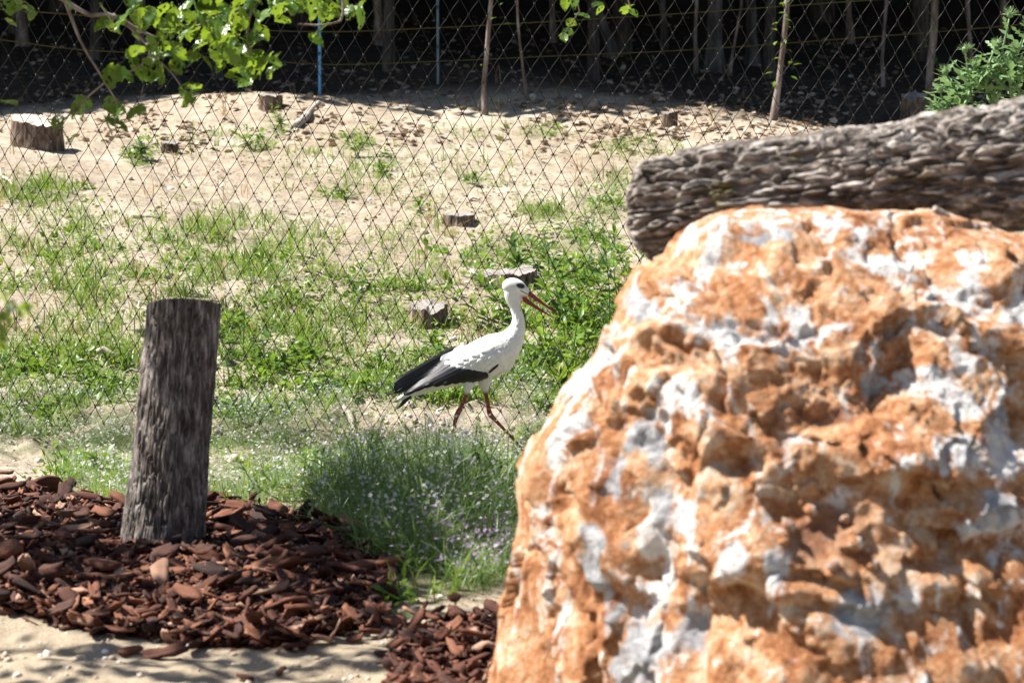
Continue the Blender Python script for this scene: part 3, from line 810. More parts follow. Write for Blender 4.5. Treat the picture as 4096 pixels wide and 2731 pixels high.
# ------------------------------------------------------------------ white stork
STY = 11.62
def build_stork():
    s = 1.0 / 1.742 * STY / FPX                       # metres per crop pixel
    org = at(1500 + 760 / 1.742, 1000 + 1400 / 1.742, STY)
    def C(x, z, y=0.0): return np.array([(x - 760) * s, y * s, (1400 - z) * s / math.cos(math.radians(6))])
    root = thing('stork', 'white stork with black wing feathers walking with its red bill open', 'bird', org)
    parts = []
    def loft(rows, n=44, ns=26):
        rows = np.array(rows, float)
        P = np.array([C(r[0], r[1], r[4] if len(r) > 4 else 0) for r in rows])
        A = rows[:, 2:4] * s
        t = np.concatenate([[0], np.cumsum(np.linalg.norm(np.diff(P, axis=0), axis=1))])
        Pn, An = resample(P, n)[0], None
        tn = np.linspace(0, t[-1], n)
        An = np.stack([np.interp(tn, t, A[:, 0]), np.interp(tn, t, A[:, 1])], 1)
        ker = np.array([1, 2, 1.]) / 4
        for _ in range(2):
            An[1:-1] = An[:-2] * .25 + An[1:-1] * .5 + An[2:] * .25
        T = np.gradient(Pn, axis=0); T /= np.linalg.norm(T, axis=1)[:, None]
        side = np.array([0, 1.0, 0])
        up = np.cross(T, side); up /= np.linalg.norm(up, axis=1)[:, None]
        a = np.linspace(0, 2 * math.pi, ns, endpoint=False)
        V = Pn[:, None] + An[:, 0][:, None, None] * np.cos(a)[None, :, None] * up[:, None] + An[:, 1][:, None, None] * np.sin(a)[None, :, None] * side
        V = V.reshape(-1, 3)
        i = np.arange(n - 1)[:, None] * ns; j = np.arange(ns)[None]; j2 = (j + 1) % ns
        Q = np.stack([i + j, i + j2, i + ns + j2, i + ns + j], -1).reshape(-1, 4)
        V = np.vstack([V, Pn[0], Pn[-1]]); c0, c1 = len(V) - 2, len(V) - 1; j = np.arange(ns)
        Tt = np.concatenate([np.stack([np.full(ns, c0), (j + 1) % ns, j], 1), np.stack([np.full(ns, c1), (n - 1) * ns + j, (n - 1) * ns + (j + 1) % ns], 1)])
        return V, [Q, Tt]
    body = [(185,1022,10,22),(250,992,26,34),(340,950,48,52),(440,900,74,80),(550,845,102,112),(660,790,128,142),(765,748,141,152),(850,705,138,142),(920,655,112,112),(968,596,78,80),(994,535,54,56),(1000,480,42,44),(990,430,37,38),(974,382,38,37),(955,335,45,41),(948,296,50,44),(950,262,44,40)]
    parts.append(loft(body, 90, 36))
    head = [(893,268,14,12),(905,262,40,34),(930,252,57,44),(965,248,60,48),(1000,258,54,46),(1030,276,42,36),(1058,297,30,24),(1072,306,22,18)]
    parts.append(loft(head, 30, 26))
    chin = [(945,300,50,40),(985,318,38,32),(1020,332,26,22),(1050,342,14,14)]
    parts.append(loft(chin, 16, 20))
    # chest feathers hanging at the breast
    parts.append(loft([(930,690,50,70),(935,760,44,60),(928,810,30,40),(922,850,8,14)], 20, 20))
    parts.append(loft([(880,800,60,80),(860,845,36,60),(845,885,8,20)], 18, 18))
    # white under-tail
    parts.append(loft([(520,900,40,60),(420,945,34,44),(300,985,24,34),(200,1020,16,26),(160,1030,6,16)], 30, 20))
    # legs: thigh feathers, tibia, ankle, tarsus, toes
    yl, yr = -50, 45
    parts.append(loft([(700,820,70,55,yl),(672,880,60,46,yl),(650,935,40,34,yl),(644,972,22,22,yl),(641,990,17,17,yl)], 26, 20))
    parts.append(loft([(644,965,17,16,yl),(630,1020,15,14,yl),(605,1075,14,13,yl),(585,1112,19,17,yl),(573,1138,21,18,yl),(564,1165,15,14,yl),(553,1230,12,11,yl),(543,1300,11,11,yl),(530,1400,11,11,yl),(522,1448,15,14,yl)], 44, 14))
    parts.append(loft([(770,830,74,55,yr),(764,900,56,44,yr),(764,950,36,32,yr),(770,985,21,21,yr),(774,1004,17,17,yr)], 26, 20))
    parts.append(loft([(769,985,17,16,yr),(780,1040,15,14,yr),(789,1090,14,13,yr),(796,1128,19,17,yr),(806,1152,21,18,yr),(830,1178,15,14,yr),(885,1236,12,11,yr),(950,1304,11,11,yr),(1020,1378,11,11,yr),(1058,1420,15,14,yr)], 44, 14))
    for fx, fz, fy in ((522,1450,yl),(1058,1424,yr)):
        for dx, dy in ((95,-40),(110,5),(90,48),(-45,0)):
            parts.append(loft([(fx,fz,11,11,fy),(fx+dx*.5,fz+6,8,9,fy+dy*.5),(fx+dx,fz+12,5,6,fy+dy)], 14, 10))
    V, F = join(parts)
    tmp = mk('body', V, F)
    md = tmp.modifiers.new('r', 'REMESH'); md.mode = 'VOXEL'; md.voxel_size = .0036
    sm = tmp.modifiers.new('s', 'SMOOTH'); sm.factor = .5; sm.iterations = 5
    dg = bpy.context.evaluated_depsgraph_get()
    me = bpy.data.meshes.new_from_object(tmp.evaluated_get(dg)); bpy.data.objects.remove(tmp)
    nv = len(me.vertices); co = np.empty(nv * 3, np.float32); me.vertices.foreach_get('co', co); co = co.reshape(-1, 3).astype(float)
    no = np.empty(nv * 3, np.float32); me.vertices.foreach_get('normal', no); no = no.reshape(-1, 3)
    cx = co[:, 0] / s + 760; cz = 1400 - co[:, 2] / s * math.cos(math.radians(6)); cy = co[:, 1] / s
    # feather relief
    q = np.stack([cx * .035 + cz * .02, cy * .03, cz * .05], 1)
    feath = (cz < 975)
    loose = np.where((cz > 380) & (cx > 900), 1.0, .45)
    st = np.stack([cx * .09, cy * .09, cz * .022], 1)
    co2 = co + no * ((perlin(q, 4) * 1.2 + perlin(st, 6) * 2.2 * loose + perlin(q * 3, 5) * .7) * s * feath * sstep(330, 420, cz))[:, None]
    me.vertices.foreach_set('co', co2.astype(np.float32).ravel())
    jit = perlin(np.stack([cx * .06, cy * .06, cz * .06], 1), 8) * 8
    leg = sstep(972, 1002, cz + jit) * ((cx > 500))
    eye = np.array([1016., 243.])
    ed = np.hypot((cx - eye[0]) / 1.5 - (cz - eye[1]) * .35, (cz - eye[1]))
    dark = sstep(24, 14, ed)
    ln = np.abs((cz - 283) - (cx - 1030) * .55); dark = np.maximum(dark, sstep(7, 2, ln) * (cx > 1012) * (cx < 1075) * .8)
    red = sstep(1000, 1050, cx + jit * 1.5) * sstep(306, 322, cz + (1050 - cx) * .25) * (cz < 420) * (cx > 990)
    for nme, arr in (('leg', leg), ('dark', dark), ('red', red)):
        A = me.attributes.new(nme, 'FLOAT', 'POINT'); A.data.foreach_set('value', arr.astype(np.float32))
    me.polygons.foreach_set('use_smooth', np.ones(len(me.polygons), bool))
    m, nt, b = nodes('stork plumage')
    n1 = noise(nt, 22, 4, .6); r = ramp(nt, [(.3, (.54,.53,.49)), (.6, (.62,.615,.60))]); nt.links.new(n1, r.inputs[0])
    n2_ = noise(nt, 120, 4, .6); rl = ramp(nt, [(.35, (.12,.022,.015)), (.5, (.21,.05,.032)), (.68, (.34,.14,.10))]); nt.links.new(n2_, rl.inputs[0])
    c = mixc(nt, attr(nt, 'leg'), r.outputs[0], rl.outputs[0]); c = mixc(nt, attr(nt, 'red'), c, (.42,.10,.07)); c = mixc(nt, attr(nt, 'dark'), c, (.012,.010,.010))
    nt.links.new(c, b.inputs['Base Color']); inp(b, Roughness=.75); b.inputs['Specular IOR Level'].default_value = .25
    b.inputs['Sheen Weight'].default_value = .15
    bump(nt, b, noise(nt, 55, 4, .6, stretch=(1.6, 1.6, .4)), .35, .006)
    me.materials.clear(); me.materials.append(m)
    bo = bpy.data.objects.new('body', me); COL.objects.link(bo); bo.parent = root
    # bill
    mb, ntb, bb = nodes('bill'); nb = noise(ntb, 60, 4, .6)
    rb = ramp(ntb, [(.3, (.10,.008,.007)), (.6, (.20,.017,.013)), (.75, (.30,.06,.045))]); ntb.links.new(nb, rb.inputs[0]); ntb.links.new(rb.outputs[0], bb.inputs['Base Color']); inp(bb, Roughness=.42)
    Vb, Fb = loft([(1046,288,22,22),(1075,300,18.5,18),(1130,338,12.5,12),(1200,388,8,8),(1255,428,4.5,4.5),(1276,442,1.2,1.2)], 30, 18); mk('upper_bill', Vb, Fb, mb, root)
    Vb, Fb = loft([(1020,326,18,20),(1050,345,17,17),(1110,386,11.5,11),(1180,428,7.5,7),(1232,458,4,4),(1252,469,1.2,1.2)], 30, 18); mk('lower_bill', Vb, Fb, mb, root)
    # eyes
    me_ = plain('eye', (.008,.006,.006), .08)
    for sd in (-1, 1):
        bm = bmesh.new(); bmesh.ops.create_uvsphere(bm, u_segments=14, v_segments=10, radius=10 * s)
        em = bpy.data.meshes.new('eye'); bm.to_mesh(em); bm.free(); em.materials.append(me_)
        e = bpy.data.objects.new('eye', em); COL.objects.link(e); e.parent = root
        e.location = tuple(C(eye[0], eye[1], sd * 39))
    # body half width at a crop position
    BR = np.array(body)[:, :4]
    tt = np.linspace(0, len(BR) - 1, 400); BR = np.stack([np.interp(tt, np.arange(len(BR)), BR[:, i]) for i in range(4)], 1)
    def hw(x, z):
        d = np.hypot(BR[:, 0][None] - x[:, None], BR[:, 1][None] - z[:, None])
        rel = d / BR[:, 2][None]
        w = BR[:, 3][None] * np.sqrt(np.clip(1 - rel ** 2, 0, 1))
        return w.max(1)
    black = leafless = None
    m2, nt2, b2 = nodes('black flight feather')
    n = noise(nt2, 30, 3, .5); r2 = ramp(nt2, [(.35, (.005,.005,.007)), (.7, (.016,.015,.022))]); nt2.links.new(n, r2.inputs[0])
    nt2.links.new(r2.outputs[0], b2.inputs['Base Color']); inp(b2, Roughness=.5); b2.inputs['Specular IOR Level'].default_value = .35
    m3 = plain('grey feather sheen', (.20,.20,.22), .6)
    m4, nt4, b4 = nodes('white covert'); n = noise(nt4, 60, 3, .5); r4 = ramp(nt4, [(.35, (.55,.545,.52)), (.7, (.64,.635,.625))]); nt4.links.new(n, r4.inputs[0]); nt4.links.new(r4.outputs[0], b4.inputs['Base Color']); inp(b4, Roughness=.75)
    ms = plain('feather shaft', (.06,.06,.065), .5)
    def feather(name, r0, r1, w, lift, mat, side, tipr=.75, curve=0.0, nl=14, mid=8.0):
        r0 = np.array(r0, float); r1 = np.array(r1, float); d = r1 - r0; L = np.hypot(*d); u = d / L; v = np.array([-u[1], u[0]])
        t = np.linspace(0, 1, nl)
        prof = np.minimum(1, (t / .14 + .35)) * np.sqrt(np.clip(1 - (np.clip(t - tipr, 0, 1) / (1 - tipr + 1e-6)) ** 2, .0025, 1))
        c = np.linspace(-1, 1, 7)
        Vx = []
        for i in range(nl):
            ctr = r0 + d * t[i] + v * curve * math.sin(math.pi * t[i])
            for k in c:
                p = ctr + v * k * w / 2 * prof[i]
                h = lift * (.85 + .15 * t[i]) + mid * (1 - k * k)
                Vx.append((p[0], p[1], h))
        Vx = np.array(Vx)
        y = np.maximum(hw(Vx[:, 0], Vx[:, 1]), 12) + Vx[:, 2]
        # keep each vane smooth along its length
        yy = y.reshape(nl, 7)
        for _ in range(3): yy[1:-1] = (yy[:-2] + 2 * yy[1:-1] + yy[2:]) / 4
        for _ in range(2): yy[:, 1:-1] = (yy[:, :-2] + 2 * yy[:, 1:-1] + yy[:, 2:]) / 4
        P = np.array([C(a, b_, side * e) for a, b_, e in zip(Vx[:, 0], Vx[:, 1], yy.ravel())])
        i = np.arange(nl - 1)[:, None] * 7; j = np.arange(6)[None]
        Q = np.stack([i + j, i + j + 1, i + 8 + j, i + 7 + j], -1).reshape(-1, 4)
        # a second skin underneath gives the vane thickness
        P2 = P.copy(); P2[:, 1] -= side * 1.6 * s
        Q2 = Q[:, ::-1] + len(P)
        return mk(name, np.vstack([P, P2]), np.vstack([Q, Q2]), mat, root)
    BL = [((575,672),(128,925),46,10),((560,700),(120,948),50,12),((545,730),(118,972),52,14),((528,755),(128,992),54,16),((530,782),(196,1003),52,19),((565,798),(250,975),52,22),((600,808),(330,942),52,24),((640,815),(400,932),52,26),((680,822),(465,922),50,28),((715,830),(535,908),48,30),((742,838),(590,898),48,32),((765,845),(640,892),50,34),((790,848),(672,905),54,36)]
    WH = []
    for row, (n, off) in enumerate([(11, 0), (10, 42), (10, 88), (9, 135), (8, 178)]):
        bx = np.interp(np.linspace(0, 1, n), [0, .22, .45, .8, 1], [428, 492, 585, 735, 800]); bz = np.interp(bx, [428, 492, 585, 735, 800], [748, 785, 808, 832, 850])
        for k in range(n):
            tx, tz = bx[k] + off * .92 + rngs.uniform(-6, 6), bz[k] - off * .62 + rngs.uniform(-4, 4)
            dz = lambda x: np.interp(x, [120,400,450,520,600,700,800,900,960], [930,762,725,684,664,634,604,567,520])
            if tz - 20 > dz(tx) and tz - 38 - 6 > dz(tx + 95) and tx + 95 < 900: WH.append(((tx + 95, tz - 38), (tx, tz), 58, 18 + row * 5))
    for side in (-1, 1):
        for i, (a, b_, w, l) in enumerate(BL):
            f = feather('flight_feather', a, b_, w, l, m2, side, .80)
            if side == -1 and i in (3, 4, 6, 8):  # pale strips paint a sheen onto some near-side black feathers
                g_ = feather('feather_sheen', (np.array(a) * .35 + np.array(b_) * .65), (np.array(a) * .06 + np.array(b_) * .94) + [2, -4], 9, l + 7, m3, side, .7, mid=.5)
                g_.parent = f
        for (a, b_, w, l) in WH: feather('covert_feather', a, b_, w, l, m4, side, .55, nl=9, mid=6.5)
        feather('wing_spur_feather', (862,776), (792,842), 20, 30, m2, side, .3, nl=8)
        feather('tail_feather', (360,950), (150,1036), 36, 6, m4, side, .8)
        feather('tail_tip_feather', (250,1008), (146,1104), 26, 5, m2, side, .5)
rngs = np.random.default_rng(19)
build_stork()

# ------------------------------------------------------------------ wood behind: trees, poles, rope
def crown_mesh(seed, n, rad, hgt, size, clumps=26):
    rs = np.random.default_rng(seed)
    cc = rs.normal(size=(clumps, 3)); cc /= np.linalg.norm(cc, axis=1)[:, None]; cc *= rs.uniform(.25, .95, (clumps, 1)) ** .6
    k = rs.integers(0, clumps, n)
    p = cc[k] + rs.normal(size=(n, 3)) * .19
    p = p * np.array([rad, rad, hgt / 2])
    Mx = rotm(rs.uniform(0, 6.28, n), rs.uniform(-.9, .6, n), rs.uniform(-.9, .9, n))
    V, F = scatter(CARD_V, CARD_F, p, rs.uniform(.7, 1.3, n) * size, Mx)
    return V, F, np.repeat(np.clip(rs.normal(.5, .25, n), 0, 1), len(CARD_V))
def crown_obj(name, args):
    V, F, t = crown_mesh(*args); return mk(name, V, F, M['crown'], attrs=dict(tint=t), smooth=False)
CROWNS = {}
def add_crown(parent, kind, loc, sc, rz):
    args = {'big': [(1, 5200, 3.4, 6.0, .30), (2, 5200, 3.6, 5.5, .30), (3, 5000, 3.2, 6.5, .30)], 'small': [(4, 900, .9, 1.9, .16, 10), (5, 900, .8, 2.2, .16, 10)]}[kind]
    v = int(rz * 1000) % len(args)
    if (kind, v) not in CROWNS:
        o = crown_obj('crown', args[v]); CROWNS[kind, v] = o.data
    else:
        o = bpy.data.objects.new('crown', CROWNS[kind, v]); COL.objects.link(o)
    o.parent = parent; o.location = tuple(loc); o.scale = (sc, sc, sc); o.rotation_euler = (0, 0, rz)
    return o
def tree(pts_px, w_px, label, mat='bark_tree', height=7.0, crown='small', csc=1.0, leaves=0, seed=0, flare=1.5, name='tree'):
    """pts_px run from the base upwards; base stands on the ground"""
    b = hit1(*pts_px[0]); Y = b[1]
    P = [b - [0, 0, .15]] + [b]
    for (a, c) in pts_px[1:]: P.append(at(a, c, Y))
    d = P[-1] - P[-2]; d /= np.linalg.norm(d); d = d * .5 + np.array([0, 0, .5]); d /= np.linalg.norm(d)
    rs = np.random.default_rng(seed)
    while P[-1][2] < b[2] + height: P.append(P[-1] + d * (height / 5) + rs.normal(size=3) * [.08, .08, 0])
    P = np.array(P); n = len(P)
    r = w_px * Y / FPX / 2
    R = np.full(n, r); R[0] = R[1] = r * flare; R = R * np.linspace(1, .6, n)
    t = thing(name, label, 'tree', b, 'trees at the edge of the wood')
    if r > .05: V, Q = bark_tube(P, R, 70, 56, r * .16, 3, 16, seed, lumps=r * .1); V = V.reshape(-1, 3); F = [Q]
    else:
        P2, R2 = resample(P, 40, R); P2 = P2 + np.stack([perlin(P2 * 2.2, seed), perlin(P2 * 2.2, seed + 1), np.zeros(len(P2))], 1) * .018; V, F = tube(P2, R2, 10)
    child(mk('trunk', V, F, M[mat]), t)
    top = P[-1]
    add_crown(t, crown, top - b - [0, 0, .3 * csc], csc, seed * .777 + .31)
    if crown == 'small': add_crown(t, crown, top - b + [.5, .4, -1.2 * csc], csc * .8, seed * .577 + 2.3)
    if leaves:
        k = leaves; pp = P[1] + (P[min(5, n - 1)] - P[1]) * rs.uniform(.15, 1, (k, 1)) if len(pts_px) < 3 else np.array([P[1 + i] + (P[2 + i] - P[1 + i]) * f for i, f in zip(rs.integers(1, len(pts_px) - 1, k), rs.uniform(0, 1, k))])
        pp = pp + rs.normal(size=(k, 3)) * .05
        V, F = scatter(LEAF_V, LEAF_F, pp, rs.uniform(.05, .09, k), rotm(rs.uniform(0, 6.28, k), rs.uniform(-.6, .3, k), rs.uniform(-.4, .4, k)))
        f = child(mk('shoot_leaves', V, F, M['weed'], attrs=dict(tint=np.repeat(rs.uniform(.3, 1, k), len(LEAF_V)))), t); f['kind'] = 'stuff'
    return t
tree([(1943,462),(1938,330),(1945,190),(1962,60),(1968,-60)], 21, 'slender crooked sapling trunk right of the dull pole', seed=1, leaves=8)
tree([(2112,402),(2090,250),(2072,120),(2066,-60)], 12, 'very thin leaning sapling beside the crooked trunk', seed=2)
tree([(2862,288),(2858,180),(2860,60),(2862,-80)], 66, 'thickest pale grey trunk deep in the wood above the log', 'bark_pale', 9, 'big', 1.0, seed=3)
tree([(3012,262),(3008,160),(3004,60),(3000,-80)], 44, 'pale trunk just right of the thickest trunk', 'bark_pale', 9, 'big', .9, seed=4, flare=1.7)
tree([(3092,490),(3112,330),(3140,120),(3150,-60)], 25, 'leaning brown sapling with leafy shoots above the log', seed=5, leaves=26)
tree([(3535,352),(3528,260),(3540,100),(3548,-60)], 16, 'thin straight sapling in the middle of the right-hand gap', seed=6)
tree([(3725,470),(3722,330),(3735,150),(3742,-60)], 36, 'smooth brown trunk left of the thistle', seed=7, leaves=22)
tree([(3882,300),(3880,180),(3872,60),(3866,-60)], 20, 'slim dark trunk behind the thistle', seed=8)
tree([(2782,300),(2780,180),(2784,60),(2786,-60)], 17, 'thin brown trunk just left of the thickest trunk', seed=9)
tree([(2915,300),(2935,180),(2962,60),(2975,-60)], 13, 'thin dark pole tree slanting between the two pale trunks', seed=10)
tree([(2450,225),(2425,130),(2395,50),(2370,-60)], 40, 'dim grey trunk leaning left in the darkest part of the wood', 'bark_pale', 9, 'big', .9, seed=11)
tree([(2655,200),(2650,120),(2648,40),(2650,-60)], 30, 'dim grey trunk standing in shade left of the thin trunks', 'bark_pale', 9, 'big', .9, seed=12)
tree([(2215,170),(2210,80),(2206,-40)], 26, 'dark trunk high on the hillside behind the thin sapling', height=9, crown='big', csc=.9, seed=13)
tree([(560,230),(565,120),(570,-40)], 34, 'dark trunk behind the hanging leaves', height=9, crown='big', csc=.9, seed=14)
tree([(1520,185),(1512,90),(1508,-40)], 40, 'dark trunk in the shade between the two poles', height=9, crown='big', csc=.9, seed=15)
tree([(90,190),(84,90),(80,-40)], 44, 'dark trunk in the shade at the far left edge', height=9, crown='big', csc=.9, seed=16)
tree([(3400,170),(3395,90),(3390,-40)], 30, 'dark trunk far up the hillside above the log', height=9, crown='big', csc=.9, seed=17)
tree([(4020,200),(4014,90),(4010,-40)], 34, 'dark trunk behind the tallest thistle head', height=9, crown='big', csc=.9, seed=18)

def far_trees():
    rs = np.random.default_rng(77)
    spots = []
    # rows of trees whose crowns roof the wood over; most stand outside the frame or above it
    for y in (29.0, 32, 35.5, 40, 45, 51, 58):
        x = -24 - y * .25
        while x < 13 + y * .22:
            spots.append((x + rs.uniform(-.8, .8), y + rs.uniform(-1, 1))); x += rs.uniform(3.2, 4.4)
    edge = [(-2.9,25.4),(-1.2,25.1),(.8,25.2),(-5.6,25.6),(-8.2,25.6),(-4.3,26.6),(2.6,26)]  # added trees, low crowns placed to cast the shadow edge on the slope
    spots += edge
    tm = None
    for i, (x, y) in enumerate(spots):
        z = float(gz(x, y)[0])
        px, py = proj(np.array([x, y, z]))
        t = thing('forest_tree', 'dark forest tree among the others on the shaded hillside', 'tree', (x, y, z), 'trees of the dark wood')
        if tm is None:
            P = np.array([[0, 0, -.3], [0, 0, 0], [.05, .03, 2.5], [-.04, .05, 5], [.05, 0, 8]]); V, Q = bark_tube(P, [.17, .15, .12, .1, .07], 50, 36, .02, 3, 14, 5, lumps=.012)
            o = mk('trunk', V.reshape(-1, 3), Q, M['bark_shaded'], t); tm = o.data
        else:
            o = bpy.data.objects.new('trunk', tm); COL.objects.link(o); o.parent = t
        o.rotation_euler = (0, 0, rs.uniform(0, 6)); w = rs.uniform(.6, 1.3); o.scale = (w, w, 1)
        low = (x, y) in edge
        h = rs.uniform(4.9, 6.4) + (.7 if y < 30 else 0)
        if low: h = rs.uniform(3.9, 4.6); o.scale = (.45, .45, .7)
        add_crown(t, 'big', (0, 0, h), .72 if low else rs.uniform(.95, 1.15), rs.uniform(0, 6))
        if i % 2 == 0 and y > 30: add_crown(t, 'big', (rs.uniform(-1.5, 1.5), rs.uniform(0, 1.5), h + 2.2), .9, rs.uniform(0, 6))
far_trees()

def pole(px, y0, y1, w, label, col, name='fence_pole'):
    b = hit1(px, y0); Y = b[1]; top = at(px - 2, y1, Y); r = w * Y / FPX / 2
    t = thing(name, label, 'fence pole', b)
    V, F = tube(np.array([b - [0, 0, .2], b, (b + top) / 2, top]), r, 10)
    child(mk('shaft', V, F, plain('pole paint', col, .35)), t)
    for k in (.35, .72):
        c = b + (top - b) * k
        V, F = tube(np.array([c + [0, -r * 1.1, -.012], c + [0, -r * 1.9, 0], c + [0, -r * 1.1, .012]]), r * .6, 7)
        child(mk('clip', V, F, plain('clip', (.02,.02,.02), .5)), t)
    return t
pole(1279, 386, -90, 12.5, 'bright blue electric fence pole at the edge of the shade', (.14,.45,.74))
pole(1752, 330, -90, 11, 'dull grey-blue fence pole inside the shaded wood', (.10,.17,.20))
def rope(pts, Y, label):
    P = np.array([at(a, b, Y + d) for a, b, d in pts]); P, _ = resample(P, 90)
    V, F = tube(P, .004, 6)
    tag(mk('fence_rope', V, F, plain('yellow rope', (.12,.095,.016), .7)), label, 'rope')
rope([(-300,128,.0),(0,160,.0),(300,198,0),(570,214,0),(1000,240,0),(1280,258,0),(1752,246,0),(2150,228,0),(2800,198,0),(3300,162,0),(3800,124,0),(4400,70,0)], 23.2, 'lower yellow fence rope strung across the shaded wood')
rope([(-300,20,0),(300,60,0),(960,118,0),(1280,128,0),(1752,112,0),(2150,90,0),(2800,50,0),(3360,10,0),(3800,-20,0)], 23.25, 'upper yellow fence rope near the top edge')

# ------------------------------------------------------------------ bark mulch
def chip_mat():
    m, nt, b = nodes('bark chip')
    oi = nt.nodes.new('ShaderNodeObjectInfo')
    t = mmath(nt, 'FRACT', mmath(nt, 'ADD', oi.outputs['Random'], attr(nt, 'tint')))
    r = ramp(nt, [(0, (.024,.011,.008)), (.35, (.060,.021,.012)), (.7, (.12,.043,.022)), (.9, (.20,.085,.046)), (1, (.33,.215,.15))]); nt.links.new(t, r.inputs[0])
    n = noise(nt, 55, 5, .65, stretch=(.35, 1.3, 1.3)); r2 = ramp(nt, [(.3, (.55,.5,.5)), (.7, (1.45,1.4,1.35))]); nt.links.new(n, r2.inputs[0])
    mm = nt.nodes.new('ShaderNodeMix'); mm.data_type = 'RGBA'; mm.blend_type = 'MULTIPLY'; mm.inputs[0].default_value = 1
    nt.links.new(r.outputs[0], mm.inputs[6]); nt.links.new(r2.outputs[0], mm.inputs[7])
    nt.links.new(mm.outputs[2], b.inputs['Base Color']); inp(b, Roughness=.8); b.inputs['Specular IOR Level'].default_value = .3
    bump(nt, b, noise(nt, 130, 4, .6, stretch=(.3, 1.5, 1.5)), .6, .004)
    return m
M['chip'] = chip_mat()
def chip_shape(seed):
    """a flat, curled splinter of bark with ragged ends"""
    rs = np.random.default_rng(seed)
    nx, ny = 5, 4
    W = rs.uniform(.28, .62); th = rs.uniform(.06, .16); cur = rs.uniform(.05, .34) * rs.choice([-1, 1, 1]); bend = rs.uniform(-.12, .18)
    u = np.linspace(-.5, .5, nx); v = np.linspace(-.5, .5, ny)
    wid = rs.uniform(.62, 1.1, (nx, 2)); wid[0] *= rs.uniform(.3, .9); wid[-1] *= rs.uniform(.25, .9)
    top, bot = [], []
    for i in range(nx):
        for j in range(ny):
            y = v[j] * W * wid[i, 0 if v[j] < 0 else 1]; x = u[i] + (rs.uniform(-.11, .11) if i in (0, nx - 1) else rs.uniform(-.04, .04))
            z = -cur * (2 * v[j]) ** 2 * W * .6 + bend * (2 * u[i]) ** 2 * .4
            top.append((x, y, z + th * rs.uniform(.25, .7))); bot.append((x * .96, y * .94, z - th * rs.uniform(.3, .6)))
    V = np.array(top + bot); n = nx * ny
    i = np.arange(nx - 1)[:, None] * ny + np.arange(ny - 1)[None]; i = i.ravel()
    Q = [np.stack([i, i + ny, i + ny + 1, i + 1], 1), np.stack([i, i + 1, i + ny + 1, i + ny], 1) + n]
    rim = [k for k in range(ny)] + [k * ny + ny - 1 for k in range(1, nx)] + [(nx - 1) * ny + k for k in range(ny - 2, -1, -1)] + [k * ny for k in range(nx - 2, 0, -1)]
    rim = np.array(rim); r2 = np.roll(rim, -1)
    Q.append(np.stack([rim, r2, r2 + n, rim + n], 1))
    Q = np.vstack(Q)
    return V, np.vstack([Q[:, [0, 1, 2]], Q[:, [0, 2, 3]]])
